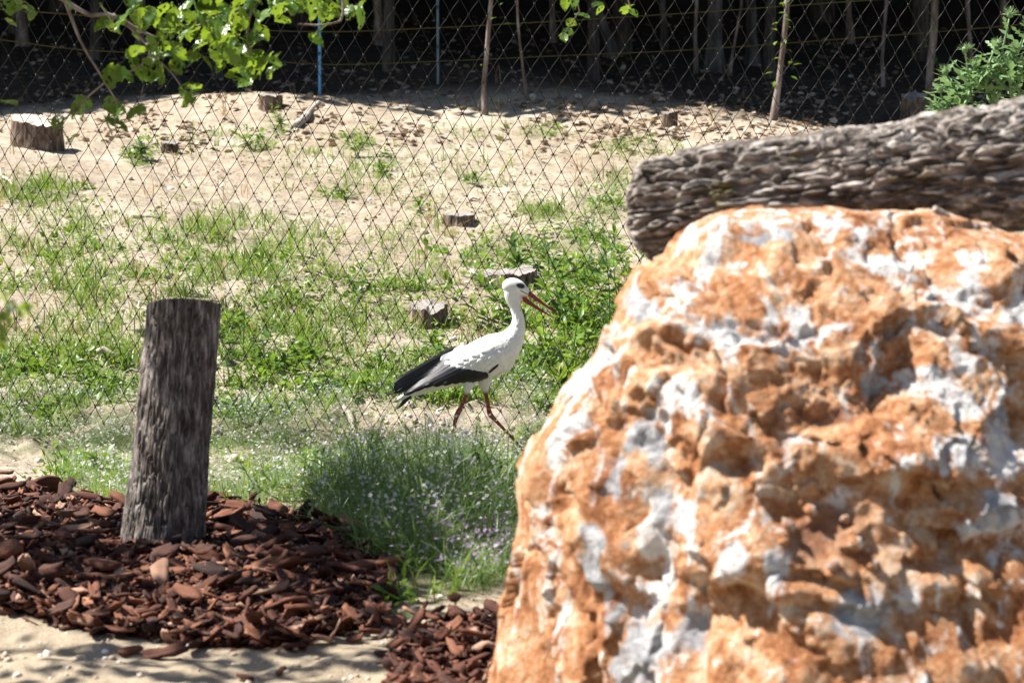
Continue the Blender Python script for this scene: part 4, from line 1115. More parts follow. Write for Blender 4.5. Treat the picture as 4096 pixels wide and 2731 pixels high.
def build_mulch():
    rs = np.random.default_rng(23)
    shapes = [chip_shape(100 + i) for i in range(14)]
    def cand(poly, n, top):
        x0, y0 = poly.min(0); x1, y1 = poly.max(0); y1 = min(y1, 2900); x0 = max(x0, -350)
        px = rs.uniform(x0, x1, n); py = rs.uniform(y0, y1, n); k = inside(px + rs.normal(0, 22, n), py + rs.normal(4, 16, n), poly); return hit(px[k], py[k])
    # lower layers: one mass
    P = np.vstack([cand(HEAP1, 8000, 0), cand(HEAP2, 1700, 0)])
    nrm = len(P)
    Vs, Fs, Ts, o = [], [], [], 0
    kind = rs.integers(0, 14, nrm)
    for s_i in range(14):
        p = P[kind == s_i]; n = len(p)
        L = rs.uniform(.028, .078, n)
        lay = rs.uniform(0, 1, n)
        p = p + np.stack([rs.normal(0, .01, n), rs.normal(0, .02, n), lay * .04 + .002], 1)
        V, F = scatter(shapes[s_i][0], shapes[s_i][1], p, L, rotm(rs.uniform(0, 6.28, n), rs.normal(0, .45, n), rs.normal(0, .6, n)))
        Vs.append(V); Fs.append(F + o); o += len(V); Ts.append(np.repeat(rs.uniform(0, 1, n), len(shapes[s_i][0])))
    m = mk('bark_mulch', np.vstack(Vs), np.vstack(Fs), M['chip'], smooth=False, attrs=dict(tint=np.concatenate(Ts)))
    tag(m, 'reddish brown bark mulch heaped round the foot of the wooden post', 'bark mulch', kind='stuff')
    # the uppermost, largest chips, each on its own
    meshes = []
    for V, F in shapes:
        o_ = mk('bark_chip', V, F, M['chip'], smooth=False, attrs=dict(tint=np.zeros(len(V)))); meshes.append(o_.data); bpy.data.objects.remove(o_)
    def chip(p, L, yaw, pit, rol, label, group, kind):
        c = bpy.data.objects.new('bark_chip', meshes[kind]); COL.objects.link(c)
        c.location = tuple(p); c.scale = (L, L, L)
        c.rotation_euler = Matrix(rotm(np.array([yaw]), np.array([pit]), np.array([rol]))[0].tolist()).to_euler()
        tag(c, label, 'bark chip', group)
    A, B = cand(HEAP1, 2500, 1), cand(HEAP2, 600, 1)
    pxa, pya = proj(A); A = A[(pxa > 0) & (pxa < 2100) & (pya < 2700)]
    pxb, pyb = proj(B); B = B[(pxb > 0) & (pxb < 2020) & (pyb < 2731)]
    # spread them out
    def thin(Q, n, dmin):
        keep = []
        for q in Q:
            if all((q[0] - k[0]) ** 2 + ((q[1] - k[1]) * .6) ** 2 > dmin ** 2 for k in keep): keep.append(q)
            if len(keep) >= n: break
        return np.array(keep)
    A = thin(A, 240, .052); B = thin(B, 44, .05)
    pp, pq = proj(pb)
    for Q, lab, grp in ((A, 'reddish bark chip on top of the heap round the post', 'bark chips on the heap round the post'), (B, 'reddish bark chip on the small heap beside the boulder', 'bark chips on the heap by the boulder')):
        for q in Q:
            d = np.hypot(q[0] - pb[0], q[1] - pb[1])
            if d < .15: continue
            L = rs.choice([.05, .065, .08, .095, .125]) * rs.uniform(.85, 1.15)
            chip(q + [0, 0, rs.uniform(.04, .07)], L, rs.uniform(0, 6.28), rs.normal(0, .35), rs.normal(0, .5), lab, grp, int(rs.integers(0, 14)))
    LONE = [(385,2555,.085,.5,'lone upright bark chip on the sand left of the others'),(520,2620,.07,.1,'thin dark bark sliver lying on the sand'),(655,2635,.12,-.5,'longest dark bark piece lying alone on the sand'),
            (1125,2690,.055,.2,'small bark chip near the bottom edge of the sand'),(980,2715,.05,.2,'bark chip cut off by the bottom edge'),(1190,2600,.075,.0,'bark chip in front of the heap on bare sand'),(880,2570,.05,.3,'small bark crumb on sand below the heap'),
            (1540,2625,.07,.2,'single bark chip between the two heaps'),(1420,2560,.05,.6,'tiny bark chip in the sandy gap between heaps'),(1580,2480,.09,.1,'long bark chip at the upper end of the sandy gap')]
    for (a, b_, L, r, lab) in LONE:
        h = hit1(a, b_); chip(h + [0, 0, .012], L, rs.uniform(0, 6), r * .5, r, lab, None, int(rs.integers(0, 14)))
build_mulch()

# ------------------------------------------------------------------ leafy tree whose boughs hang in from the left
def leaf_variants():
    out = []
    for sd in range(7):
        rs = np.random.default_rng(300 + sd)
        nx, ny = 12, 8
        u = np.linspace(0, 1, nx + 1); v = np.linspace(-1, 1, ny + 1)
        w = .36 * np.sin(np.pi * np.clip(u, 0, 1) ** .8) ** .75 * (1 - .15 * u) + .004
        U, Vv = np.meshgrid(u, v, indexing='ij')
        ed = 1 + .10 * np.sign(np.sin(u * 40))[:, None] * (np.abs(Vv) > .95)
        X = U + 0.04 * np.abs(Vv) * (1 - U); Y = w[:, None] * Vv * ed
        Z = .10 * np.abs(Vv) * w[:, None] * 2 - .22 * (U - .3) ** 2 + .02 * np.sin(U * 26) * np.abs(Vv) + .05 * rs.normal() * Vv + .07 * rs.normal() * np.sin(U * 5)
        V = np.stack([X, Y, Z], -1).reshape(-1, 3)
        V = V + rs.normal(size=V.shape) * np.array([.006, .006, .008])
        i = np.arange(nx)[:, None] * (ny + 1) + np.arange(ny)[None]
        Q = np.stack([i, i + 1, i + ny + 2, i + ny + 1], -1)
        keep = np.ones((nx, ny), bool)
        for _ in range(rs.integers(2, 8)):                    # holes eaten by caterpillars
            cx, cy = rs.integers(1, nx - 1), rs.integers(0, ny); keep[cx, cy] = False
            if rs.random() < .6: keep[min(cx + 1, nx - 1), cy] = False
            if rs.random() < .4: keep[cx, min(cy + 1, ny - 1)] = False
        out.append((V, Q[keep].reshape(-1, 4)))
    return out
LEAFV = leaf_variants()
def build_near_tree():
    rs = np.random.default_rng(41)
    base = np.array([-3.1, 8.6, float(gz(-3.1, 8.6)[0])])
    t = thing('leafy_tree', 'leafy tree whose insect-eaten boughs hang into the upper left', 'tree', base)
    P = np.array([base - [0, 0, .2], base, base + [.05, 0, 1.2], base + [.15, -.05, 2.4], base + [.1, .1, 3.6], base + [.3, 0, 4.6]])
    V, Q = bark_tube(P, [.14, .12, .10, .085, .06, .035], 80, 50, .010, 5, 30, 9, lumps=.006)
    child(mk('trunk', V.reshape(-1, 3), Q, M['bark_tree']), t)
    def br(pts, r0, r1, name='branch'):
        P2, _ = resample(np.array(pts), max(12, 5 * len(pts))); V, F = tube(P2, np.linspace(r0, r1, len(P2)), 7); return child(mk(name, V, F, M['bark_tree']), t)
    A = lambda a, b, Y=7.9: at(a, b, Y)
    trunkp = lambda h: base + [.1, 0, h]
    br([trunkp(1.9), A(-700,-330,8.3), A(-100,-120,8.0), A(258,0), A(360,62), A(450,58), A(520,100), A(611,147), A(660,165)], .030, .004)
    br([A(450,58), A(560,150), A(600,215), A(560,265), A(480,300)], .006, .002)
    br([trunkp(2.2), A(0,-500,8.2), A(700,-260,8.0), A(950,-120), A(1019,18), A(983,120), A(995,192), A(1030,240)], .022, .003)
    br([A(700,-260,8.0), A(1100,-150), A(1373,12), A(1361,84), A(1307,99), A(1190,97)], .010, .003)
    br([A(258,0), A(330,180), A(420,330), A(470,430), A(455,500)], .006, .002)
    br([A(420,330), A(330,410), A(300,450)], .004, .002)
    br([A(600,215), A(700,310), A(755,400)], .004, .002)
    br([A(330,410), A(240,500), A(225,520)], .003, .002)
    br([trunkp(2.3), A(900,-420,8.3), A(1900,-180,8.6), A(2300,-60,8.8), A(2320,40,8.8), A(2290,90,8.8), A(2250,150,8.8)], .016, .002)
    br([A(2300,-60,8.8), A(2500,-20,8.8), A(2530,50,8.8)], .005, .002)
    br([A(1019,18), A(900,60), A(800,100), A(720,140)], .006, .002)
    LP = [(60,40,90),(100,25,110),(30,20,80),(118,50,80),(45,90,60),(270,10,80),(430,60,110),(415,95,100),(450,110,80),(510,60,150),(560,75,120),(600,60,80),(620,100,90),(680,120,100),(720,90,110),(760,125,110),(800,60,110),(850,30,130),(900,40,110),(940,70,110),(890,110,100),(830,130,90),(800,170,100),(650,130,90),(690,200,90),(620,235,90),(550,275,110),(480,295,120),(440,310,90),(590,300,100),(640,290,100),(690,185,100),(720,240,80),(760,370,120),(740,400,90),(780,350,80),(900,180,110),(870,210,90),(940,200,110),(930,230,90),(960,300,120),(1000,270,130),(1030,250,110),(1060,260,120),(1085,235,110),(1100,250,90),(980,330,70),(1250,30,120),(1290,40,100),(1280,120,100),(1265,160,80),(310,430,100),(340,410,90),(330,450,80),(455,430,110),(480,450,90),(465,495,110),(440,520,90),(545,450,90),(560,440,60),(275,560,40),(220,500,100),(235,480,70),(40,410,90),(285,555,60),(1440,70,90),(1425,40,100),(1380,20,100),(1010,40,120),(1060,60,110),(1120,40,100),(1160,20,100),(840,70,110),(780,20,120),(740,40,110),(960,110,90),(1010,150,100),(1050,130,80),(700,60,100),(650,40,80),(1130,80,80),(880,270,60),(830,250,70),(610,180,80)]
    LP += [(2262,15,60),(2300,8,60),(2330,62,60),(2285,92,50),(2270,130,60),(2255,150,50),(2390,18,60),(2400,40,50),(2500,40,60),(2535,52,50),(2520,20,50)]
    for k in range(105):     # more leaves in the thick of the bough
        cx, cy = [(560,80),(820,90),(950,60),(1010,250),(620,240),(700,150),(1100,30),(880,190),(1270,40)][k % 9]
        LP.append((cx + rs.normal(0, 60), cy + rs.normal(0, 38) - 10, rs.uniform(45, 95)))
    variants = []
    for V, Q in LEAFV:
        o = mk('leaf', V, Q, M['tree_leaf']); variants.append(o.data); bpy.data.objects.remove(o)
    for (a, b_, sz) in LP:
        Y = 7.9 + rs.uniform(-.22, .25) + (.9 if a > 2000 else 0)
        o = bpy.data.objects.new('leaf', variants[int(rs.integers(0, 7))]); COL.objects.link(o); o.parent = t
        L = sz * Y / FPX * 1.08
        yaw = rs.uniform(0, 6.28); pit = rs.normal(-.75, .35); rol = rs.normal(0, .6)
        Mx = rotm(np.array([yaw]), np.array([pit]), np.array([rol]))[0]
        p = at(a, b_, Y) - Mx @ np.array([L * .5, 0, 0])
        o.location = tuple(p - base); o.scale = (L, L, L); o.rotation_euler = Matrix(Mx.tolist()).to_euler()
    # upper crown out of the picture: it throws the dappled shade on the bark heap, the weeds and the sand
    SH = [(960,1170,200,105,1300),(860,1240,120,60,480),(1060,1230,130,90,380),(1030,1320,150,60,120),(800,1280,110,50,240),(110,1270,220,60,520),(760,1350,100,50,120),(270,1270,80,50,60),(350,1360,90,30,30),(850,1380,80,40,90),
          (120,1490,220,50,55),(420,1540,200,35,60),(720,1530,180,40,120),(1000,1480,120,40,40),(470,900,50,90,110),(450,760,70,70,120)]
    pos = []
    for (cx, cy, rx, ry, n) in SH:
        m = max(3, n // 22)
        a = rs.uniform(0, 6.28, m); q = np.sqrt(rs.uniform(0, 1, m))
        h = hit((cx + rx * q * np.cos(a)) * K, (cy + ry * q * np.sin(a)) * K)
        h = h + SUN * rs.uniform(3.0, 4.6, (m, 1))
        kk = rs.integers(0, m, n)
        pos.append(h[kk] + rs.normal(size=(n, 3)) * .11)
    pos = np.vstack(pos); n = len(pos)
    px, py = proj(pos); pos = pos[(py < -60)]; n = len(pos)
    V, F = scatter(LEAF_V * np.array([1, 1.5, 1]), LEAF_F, pos, rs.uniform(.055, .10, n), rotm(rs.uniform(0, 6.28, n), rs.normal(-.35, .4, n), rs.normal(0, .5, n)))
    c = child(mk('crown', V, F, M['crown'], attrs=dict(tint=np.repeat(rs.uniform(0, 1, n), len(LEAF_V)))), t); c['kind'] = 'stuff'
    # blurred sprig close to the viewer at the left edge
    t2 = thing('leafy_twig', 'blurred dark leafy twig poking in at the left edge', 'twig', at(-300, 1500, 4.6))
    P2, _ = resample(np.array([at(-420,1560,4.6), at(-150,1420,4.6), at(-30,1330,4.6), at(40,1240,4.6), at(100,1225,4.6)]), 20); V, F = tube(P2, np.linspace(.005, .0015, 20), 6); child(mk('stem', V, F, M['bark_tree']), t2)
    for (a, b_, sz) in [(5,1350,120),(15,1290,110),(40,1230,80),(95,1240,90),(-20,1400,110),(-30,1200,100),(20,1190,60),(118,1232,60)]:
        o = bpy.data.objects.new('leaf', variants[int(rs.integers(0, 7))]); COL.objects.link(o); o.parent = t2
        L = sz * 4.6 / FPX; Mx = rotm(np.array([rs.uniform(0, 6)]), np.array([rs.normal(-.9, .3)]), np.array([rs.normal(0, .5)]))[0]
        p = at(a, b_, 4.6) - Mx @ np.array([L * .5, 0, 0]); o.location = tuple(p - np.array(t2.location)); o.scale = (L, L, L); o.rotation_euler = Matrix(Mx.tolist()).to_euler()
build_near_tree()

# ------------------------------------------------------------------ ground plants
def sample(n, L, bare=True, y0=330, y1=2450, x0=-250, x1=4350, power=1.0, seed=0):
    rs = np.random.default_rng(seed)
    px = rs.uniform(x0, x1, n); py = rs.uniform(y0, y1, n)
    w = blobs(px, py, L) if L is not None else np.ones(n)
    if bare: w = w * (1 - blobs(px, py, BARE))
    cl = .55 + 1.1 * fbm(np.stack([px * .006, py * .012, px * 0 + seed], 1), 3, 7)     # patchiness
    w = np.clip(w * np.clip(cl, 0, 1.4), 0, 1) ** power
    k = rs.uniform(0, 1, n) < w
    px, py = px[k], py[k]
    k = ~(inside(px, py - 10, HEAP1) | inside(px, py - 10, HEAP2)); return hit(px[k], py[k]), rs
def stuff(name, V, F, mat, tint, label, cat, smooth=True):
    o = mk(name, V, F, mat, attrs=dict(tint=tint), smooth=smooth); tag(o, label, cat, kind='stuff'); return o
def build_cover():
    # grass
    P, rs = sample(60000, G_MAP, seed=1)
    rep = rs.integers(4, 9, len(P)); pos = np.repeat(P, rep, 0); n = len(pos)
    pos = pos + np.stack([rs.normal(0, .022, n), rs.normal(0, .03, n), np.zeros(n) - .004], 1)
    V, F = scatter(BLADE_V * np.array([1, .95, 1]), BLADE_F, pos, rs.gamma(6, .0115, n) + .015, rotm(rs.uniform(0, 6.28, n), rs.normal(.95, .36, n), rs.normal(0, .3, n)))
    stuff('grass', V, F, M['grass'], np.repeat(np.clip(rs.beta(2, 2.6, n), 0, 1), 7), 'short green grass growing in tufts over the slope', 'grass')
    # broad-leaved weeds, low clumps
    P, rs = sample(17000, W_MAP, seed=2)
    rep = rs.integers(7, 20, len(P)); pos = np.repeat(P, rep, 0); n = len(pos)
    rad = np.repeat(rs.uniform(.03, .09, len(P)), rep); a = rs.uniform(0, 6.28, n); q = np.sqrt(rs.uniform(0, 1, n))
    hh = np.repeat(rs.uniform(.02, .11, len(P)), rep) * (1.15 - q ** 2) * rs.uniform(.3, 1, n)
    pos = pos + np.stack([np.cos(a) * q * rad, np.sin(a) * q * rad, hh], 1)
    siz = np.repeat(rs.uniform(.022, .055, len(P)), rep) * rs.uniform(.7, 1.3, n)
    tint = np.clip(np.repeat(rs.uniform(.1, .9, len(P)), rep) + rs.normal(0, .15, n), 0, 1)
    nar = np.repeat(rs.uniform(.5, 1.35, len(P)), rep)
    V, F = scatter(LEAF_V, LEAF_F, pos, np.stack([siz, siz * nar, siz], 1), rotm(a + rs.normal(0, .6, n), rs.normal(.25, .4, n), rs.normal(0, .4, n)))
    stuff('weeds', V, F, M['weed'], np.repeat(tint, 8), 'low broad-leaved green weeds spreading between the tufts', 'weeds')
    # very small leaves of seedlings and creeping plants, everywhere between
    P, rs = sample(52000, G_MAP + W_MAP + [(1176,760,1400,330,.42),(400,600,700,120,.5),(1250,430,500,120,.22)], seed=12, y0=420, y1=2200)
    rep = rs.integers(2, 7, len(P)); pos = np.repeat(P, rep, 0); n = len(pos)
    pos = pos + np.stack([rs.normal(0, .02, n), rs.normal(0, .025, n), rs.gamma(2, .006, n)], 1)
    V, F = scatter(MICRO_V, MICRO_F, pos, rs.uniform(.010, .028, n), rotm(rs.uniform(0, 6.28, n), rs.normal(.3, .45, n), rs.normal(0, .45, n)))
    stuff('creeping_weeds', V, F, M['weed'], np.repeat(np.clip(np.repeat(rs.uniform(.2, 1, len(P)), rep) + rs.normal(0, .12, n), 0, 1), 4), 'tiny-leaved creeping weeds covering the soil in patches', 'weeds')
    # pale trailing leaves near the mesh
    P, rs = sample(900, [(640,830,130,40,1),(790,860,120,50,1),(100,850,160,60,1),(280,880,90,40,.8),(560,920,90,50,.6),(1130,800,90,60,.7)], seed=3)
    rep = rs.integers(3, 8, len(P)); pos = np.repeat(P, rep, 0); n = len(pos)
    pos = pos + np.stack([rs.normal(0, .06, n), rs.normal(0, .06, n), rs.uniform(.01, .07, n)], 1)
    V, F = scatter(LEAF_V * np.array([1, 1.6, 1]), LEAF_F, pos, rs.uniform(.035, .075, n), rotm(rs.uniform(0, 6.28, n), rs.normal(.2, .3, n), rs.normal(0, .3, n)))
    stuff('bramble_leaves', V, F, M['weed_pale'], np.repeat(rs.uniform(0, 1, n), 8), 'pale broad leaves trailing at the foot of the mesh', 'weeds')
    # feathery carpet with tiny flowers
    P, rs = sample(46000, F_MAP, seed=4, y0=1400)
    near = P[:, 1] < 9.5
    rep = np.where(near, 6, 6); pos = np.repeat(P, rep, 0); n = len(pos)
    ppx, ppy = proj(P); tall = 1 + 1.1 * blobs(ppx, ppy, [(980,1190,230,120,1)])
    hgt = np.repeat(rs.uniform(.05, .15, len(P)) * np.where(near, 1.2, .9) * tall, rep)
    pos = pos + np.stack([rs.normal(0, .02, n), rs.normal(0, .03, n), np.repeat(tall, rep) * rs.uniform(-.005, .05, n)], 1)
    V, F = scatter(BLADE_V * np.array([1, .24, 1.6]) * np.array([1, 1, 1.0]), BLADE_F, pos, hgt * rs.uniform(.5, 1.0, n), rotm(rs.uniform(0, 6.28, n), rs.normal(.75, .45, n), rs.normal(0, .5, n)))
    stuff('feathery_groundcover', V, F, M['feathery'], np.repeat(rs.uniform(0, 1, n), 7), 'feathery grey-green carpet of fine flowering stems', 'ground cover')
    fp = np.repeat(P, 2, 0); n = len(fp)
    fh = np.repeat(rs.uniform(.05, .15, len(P)) * np.where(near, 1.15, .9) * tall, 2) * rs.uniform(.6, 1.1, n)
    fp = fp + np.stack([rs.normal(0, .03, n), rs.normal(0, .04, n), fh], 1)
    Mf = rotm(rs.uniform(0, 6.28, n), rs.normal(.5, .5, n), rs.normal(.6, .5, n)); sz = rs.uniform(.0035, .0072, n)
    px, py = proj(fp)
    lil = (blobs(px, py, [(1080,1280,180,110,1),(960,1240,120,100,.7)]) + rs.normal(0, .2, n)) > .45
    for k, nm, mt, lb in ((~lil, 'white_flowers', 'white_fl', 'countless tiny white flowers over the feathery carpet'), (lil, 'lilac_flowers', 'pink_fl', 'tiny lilac flowers in the shaded clump near the boulder')):
        V, F = scatter(FLOWER_V, FLOWER_F, fp[k], sz[k], Mf[k]); stuff(nm, V, F, M[mt], np.repeat(rs.uniform(0, 1, k.sum()), 11), lb, 'flowers', smooth=False)
    # violet and yellow flowers among the weeds
    for nm, mt, L, cnt, lb in (('violet_flowers', 'violet_fl', [(300,770,120,60,1),(60,650,100,40,.6),(700,560,150,40,.5),(1240,700,120,100,.7),(1000,600,150,60,.4),(780,640,200,60,.4)], 3000, 'small violet flowers scattered through the sunny weeds'), ('yellow_flowers', 'yellow_fl', [(140,660,60,30,.7),(330,860,80,40,.6),(1190,900,60,40,.5)], 1800, 'few small yellow flowers among the weeds at left')):
        P, rs = sample(cnt, L, seed=len(nm), power=2)
        n = len(P); P = P + np.stack([np.zeros(n), np.zeros(n), rs.uniform(.06, .16, n)], 1)
        V, F = scatter(FLOWER_V, FLOWER_F, P, rs.uniform(.006, .011, n), rotm(rs.uniform(0, 6.28, n), rs.normal(.6, .4, n), rs.normal(.8, .4, n))); stuff(nm, V, F, M[mt], np.repeat(rs.uniform(0, 1, n), 11), lb, 'flowers', smooth=False)
    # dry grass
    P, rs = sample(5200, [(1176,420,1300,240,.16),(1176,640,1300,160,.14),(170,760,150,60,.6),(60,720,100,50,.8),(320,720,90,60,.5),(560,640,80,30,.4),(1080,760,80,30,.3),(280,830,120,30,.6)], seed=6)
    rep = rs.integers(4, 9, len(P)); pos = np.repeat(P, rep, 0); n = len(pos); pos = pos + np.stack([rs.normal(0, .03, n), rs.normal(0, .04, n), np.zeros(n)], 1)
    V, F = scatter(BLADE_V * np.array([1, .7, 1.5]), BLADE_F, pos, rs.uniform(.06, .22, n), rotm(rs.uniform(0, 6.28, n), rs.normal(.9, .35, n), rs.normal(0, .3, n)))
    stuff('dry_grass', V, F, M['dry'], np.repeat(rs.uniform(0, 1, n), 7), 'dry straw-coloured grass at the left below the slope', 'dry grass')
    # leaf litter and pebbles
    P, rs = sample(42000, [(1176,420,1500,420,.55),(1800,320,500,120,1),(1500,280,500,90,.9),(900,300,900,110,.4),(1176,150,1500,120,.5)], bare=False, y0=60, y1=1700, seed=7)
    n = len(P); P = P + np.stack([np.zeros(n), np.zeros(n), rs.uniform(.003, .02, n)], 1)
    V, F = scatter(CARD_V, CARD_F, P, rs.uniform(.018, .05, n) * np.where(P[:, 1] > 20, 1.5, .55), rotm(rs.uniform(0, 6.28, n), rs.normal(0, .35, n), rs.normal(0, .35, n)))
    stuff('leaf_litter', V, F, M['litter'], np.repeat(np.clip(rs.beta(2, 2.5, n), 0, 1), 5), 'dead leaves and wood scraps strewn over the soil', 'leaf litter', smooth=False)
    P, rs = sample(9000, [(1176,900,1600,420,.35),(60,1080,100,40,1),(1050,970,200,50,.9),(500,1520,700,80,.8),(1000,1400,200,40,.6),(1176,500,1500,200,.35)], bare=False, y0=500, y1=2800, seed=8)
    n = len(P)
    V, F = scatter(PEB_V * np.array([1, 1, .7]), PEB_F, P, (rs.gamma(2.0, .0045, n) + .003) * np.where(P[:, 1] < 9.5, .55, 1), rotm(rs.uniform(0, 6.28, n), rs.normal(0, .5, n), rs.normal(0, .5, n)))
    m, nt, b = nodes('pebble'); r = ramp(nt, [(0, (.26,.19,.13)), (.6, (.46,.37,.28)), (1, (.72,.68,.62))]); nt.links.new(attr(nt, 'tint'), r.inputs[0]); nt.links.new(r.outputs[0], b.inputs['Base Color']); inp(b, Roughness=.9)
    stuff('pebbles', V, F, m, np.repeat(rs.uniform(0, 1, n), 12), 'small clods and pebbles lying on the soil', 'pebbles')
build_cover()

# ---- single plants one can point at
def plant(name, px, py, h_px, label, mat, style, n, seed, spread=1.0, cat='plant', leaf=.06, lean=(0, 0)):
    rs = np.random.default_rng(seed)
    b = hit1(px, py); Y = b[1]; h = h_px * Y / FPX
    t = thing(name, label, cat, b)
    def stem(pts, r0, r1):
        P2, _ = resample(np.array(pts), 14); V, F = tube(P2, np.linspace(r0, r1, 14), 6); nn = len(V)
        return mk('stem', V, F, M[mat], t, attrs=dict(tint=np.full(nn, .75)))
    lm = {}
    def leafo(p, L, wd, yaw, pit, rol, tn):
        key = (round(wd * 4), round(tn * 4))
        if key not in lm:
            TV = np.array(LEAF_V) * np.array([1, wd, 1.2])
            lm[key] = mk('leaf', TV, LEAF_F, M[mat], t, attrs=dict(tint=np.full(8, tn))); o = lm[key]
        else:
            o = bpy.data.objects.new('leaf', lm[key].data); COL.objects.link(o); o.parent = t
        o.location = tuple(p); o.scale = (L, L, L); o.rotation_euler = Matrix(rotm(np.array([yaw]), np.array([pit]), np.array([rol]))[0].tolist()).to_euler()
    if style == 'upright':            # paired leaves up one or more stems
        for s in range(max(1, int(spread))):
            off = np.array([rs.normal(0, .05) * spread, rs.normal(0, .04) * spread, 0]) if s else np.zeros(3)
            hh = h * (1 if s == 0 else rs.uniform(.55, .95))
            tip = off * 1.6 + np.array([rs.normal(0, .1) * hh + lean[0] * h, rs.normal(0, .06) * hh, hh])
            stem([off * .6 - [0, 0, .02], off + (tip - off) * .5 + rs.normal(0, .01, 3), tip], .004, .0015)
            k = max(4, n // max(1, int(spread)))
            for i in range(k):
                f = .18 + .82 * i / (k - 1); p = off + (tip - off) * f
                for q in (0, 1):
                    leafo(p, leaf * (1.25 - .75 * f) * rs.uniform(.8, 1.15), 1.0 if 'nettle' in name else (.8 if 'thicket' in name else .55), i * 1.6 + q * math.pi + rs.normal(0, .25), rs.normal(.35 + .5 * (f > .85), .25), rs.normal(0, .3), rs.choice([.25, .5, .75, 1.0]))
    elif style == 'rosette':
        for i in range(n):
            leafo(np.array([rs.normal(0, .012), rs.normal(0, .012), .0]), h * rs.uniform(.75, 1.25), .5, i * 2.4 + rs.normal(0, .2), rs.uniform(.35, 1.25), rs.normal(0, .3), rs.choice([.25, .5, .75, 1.0]))
    elif style == 'bush':
        ns = max(4, n // 9)
        for s in range(ns):
            a = rs.uniform(0, 6.28); q = math.sqrt(rs.uniform(0, 1)) * spread * h
            tip = np.array([math.cos(a) * q, math.sin(a) * q * .7, h * rs.uniform(.55, 1.0)])
            stem([[0, 0, -.02], tip * [.45, .45, .6], tip], .003, .001)
            for i in range(9):
                f = rs.uniform(.3, 1); p = tip * [f ** 1.4, f ** 1.4, f]
                leafo(p, leaf * rs.uniform(.6, 1.2), rs.choice([.6, .85]), a + rs.normal(0, 1.1), rs.normal(.2, .4), rs.normal(0, .4), rs.choice([.0, .25, .5, .75]))
    return t
s2 = K
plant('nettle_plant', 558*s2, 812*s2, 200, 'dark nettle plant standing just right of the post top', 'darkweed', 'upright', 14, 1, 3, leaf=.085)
plant('leafy_weed', 740*s2, 1150*s2, 185, 'bright lime leafy weed in the sun left of the shaded clump', 'weed', 'upright', 24, 2, 5, leaf=.085)
plant('leafy_weed', 690*s2, 1120*s2, 130, 'smaller bright weed at the left of the lime leafy weed', 'weed', 'upright', 14, 3, 3, leaf=.075)
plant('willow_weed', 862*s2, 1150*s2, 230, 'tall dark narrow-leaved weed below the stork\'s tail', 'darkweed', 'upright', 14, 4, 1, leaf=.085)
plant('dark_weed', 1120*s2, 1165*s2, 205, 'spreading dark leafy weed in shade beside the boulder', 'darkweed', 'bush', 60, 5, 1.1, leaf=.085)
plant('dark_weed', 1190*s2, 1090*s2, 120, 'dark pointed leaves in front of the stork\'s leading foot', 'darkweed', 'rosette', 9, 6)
plant('leafy_weed', 1010*s2, 1055*s2, 90, 'light green sprig in front of the stork\'s rear foot', 'weed', 'upright', 8, 7, 2, leaf=.055)
plant('leafy_weed', 910*s2, 1060*s2, 110, 'pale drooping weed below the stork\'s belly', 'weed_pale', 'upright', 10, 8, 2, leaf=.085)
plant('lily_clump', 1285*s2, 890*s2, 130, 'bright strap-leaved clump ahead of the stork\'s legs', 'grass', 'rosette', 22, 9)
plant('leafy_weed', 1375*s2, 820*s2, 260, 'tall bushy weed at the edge of the boulder', 'weed', 'bush', 60, 10, .45, leaf=.07)
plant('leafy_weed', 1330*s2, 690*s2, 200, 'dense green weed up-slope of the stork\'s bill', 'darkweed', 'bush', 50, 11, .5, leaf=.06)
plant('leafy_weed', 1440*s2, 650*s2, 180, 'weed clump under the end of the log', 'weed', 'bush', 40, 12, .6, leaf=.06)
plant('young_thistle', 1352*s2, 560*s2, 130, 'slim upright young thistle below the log end', 'thistle', 'upright', 14, 13, 1, leaf=.06)
plant('leafy_weed', 1180*s2, 640*s2, 70, 'leafy clump in front of the notched stump', 'weed', 'bush', 40, 14, 1.2, leaf=.05)
plant('leafy_weed', 1000*s2, 790*s2, 60, 'grassy weed at the foot of the low root stump', 'weed', 'rosette', 14, 15)
plant('hillside_weed', 585*s2, 345*s2, 95, 'largest round bush of weeds on the bare upper slope', 'weed', 'bush', 54, 16, .9, leaf=.07)
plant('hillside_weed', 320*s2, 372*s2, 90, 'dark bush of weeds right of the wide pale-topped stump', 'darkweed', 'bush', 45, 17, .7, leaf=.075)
plant('hillside_weed', 820*s2, 362*s2, 85, 'loose weed on the slope below the blue pole', 'weed', 'bush', 36, 18, .7, leaf=.06)
plant('hillside_weed', 880*s2, 396*s2, 50, 'low bright weed right of the slope centre line', 'weed', 'bush', 30, 19, .9, leaf=.06)
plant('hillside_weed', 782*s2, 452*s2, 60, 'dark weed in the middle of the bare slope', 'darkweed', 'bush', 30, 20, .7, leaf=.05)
plant('hillside_weed', 1085*s2, 428*s2, 70, 'grey-green weed above the low flat-topped stump', 'weed_pale', 'bush', 34, 21, .7, leaf=.055)
plant('hillside_weed', 1250*s2, 318*s2, 60, 'yellow-green sprout at the shadow edge', 'weed', 'upright', 10, 22, 3, leaf=.07)
plant('ivy_shoot', 648*s2, 302*s2, 120, 'yellow-green shoots growing over the crest stump', 'weed', 'bush', 40, 23, .5, leaf=.065)
plant('leafy_weed', 600*s2, 610*s2, 90, 'green bush of weeds above the post', 'weed', 'bush', 45, 24, .8, leaf=.05)
plant('leafy_weed', 190*s2, 1075*s2, 60, 'bright broad-leaved weed left of the post', 'weed', 'rosette', 14, 25)
plant('leafy_weed', 235*s2, 1085*s2, 70, 'bright weed clump touching the left side of the post', 'weed', 'bush', 30, 26, 1.2, leaf=.06)
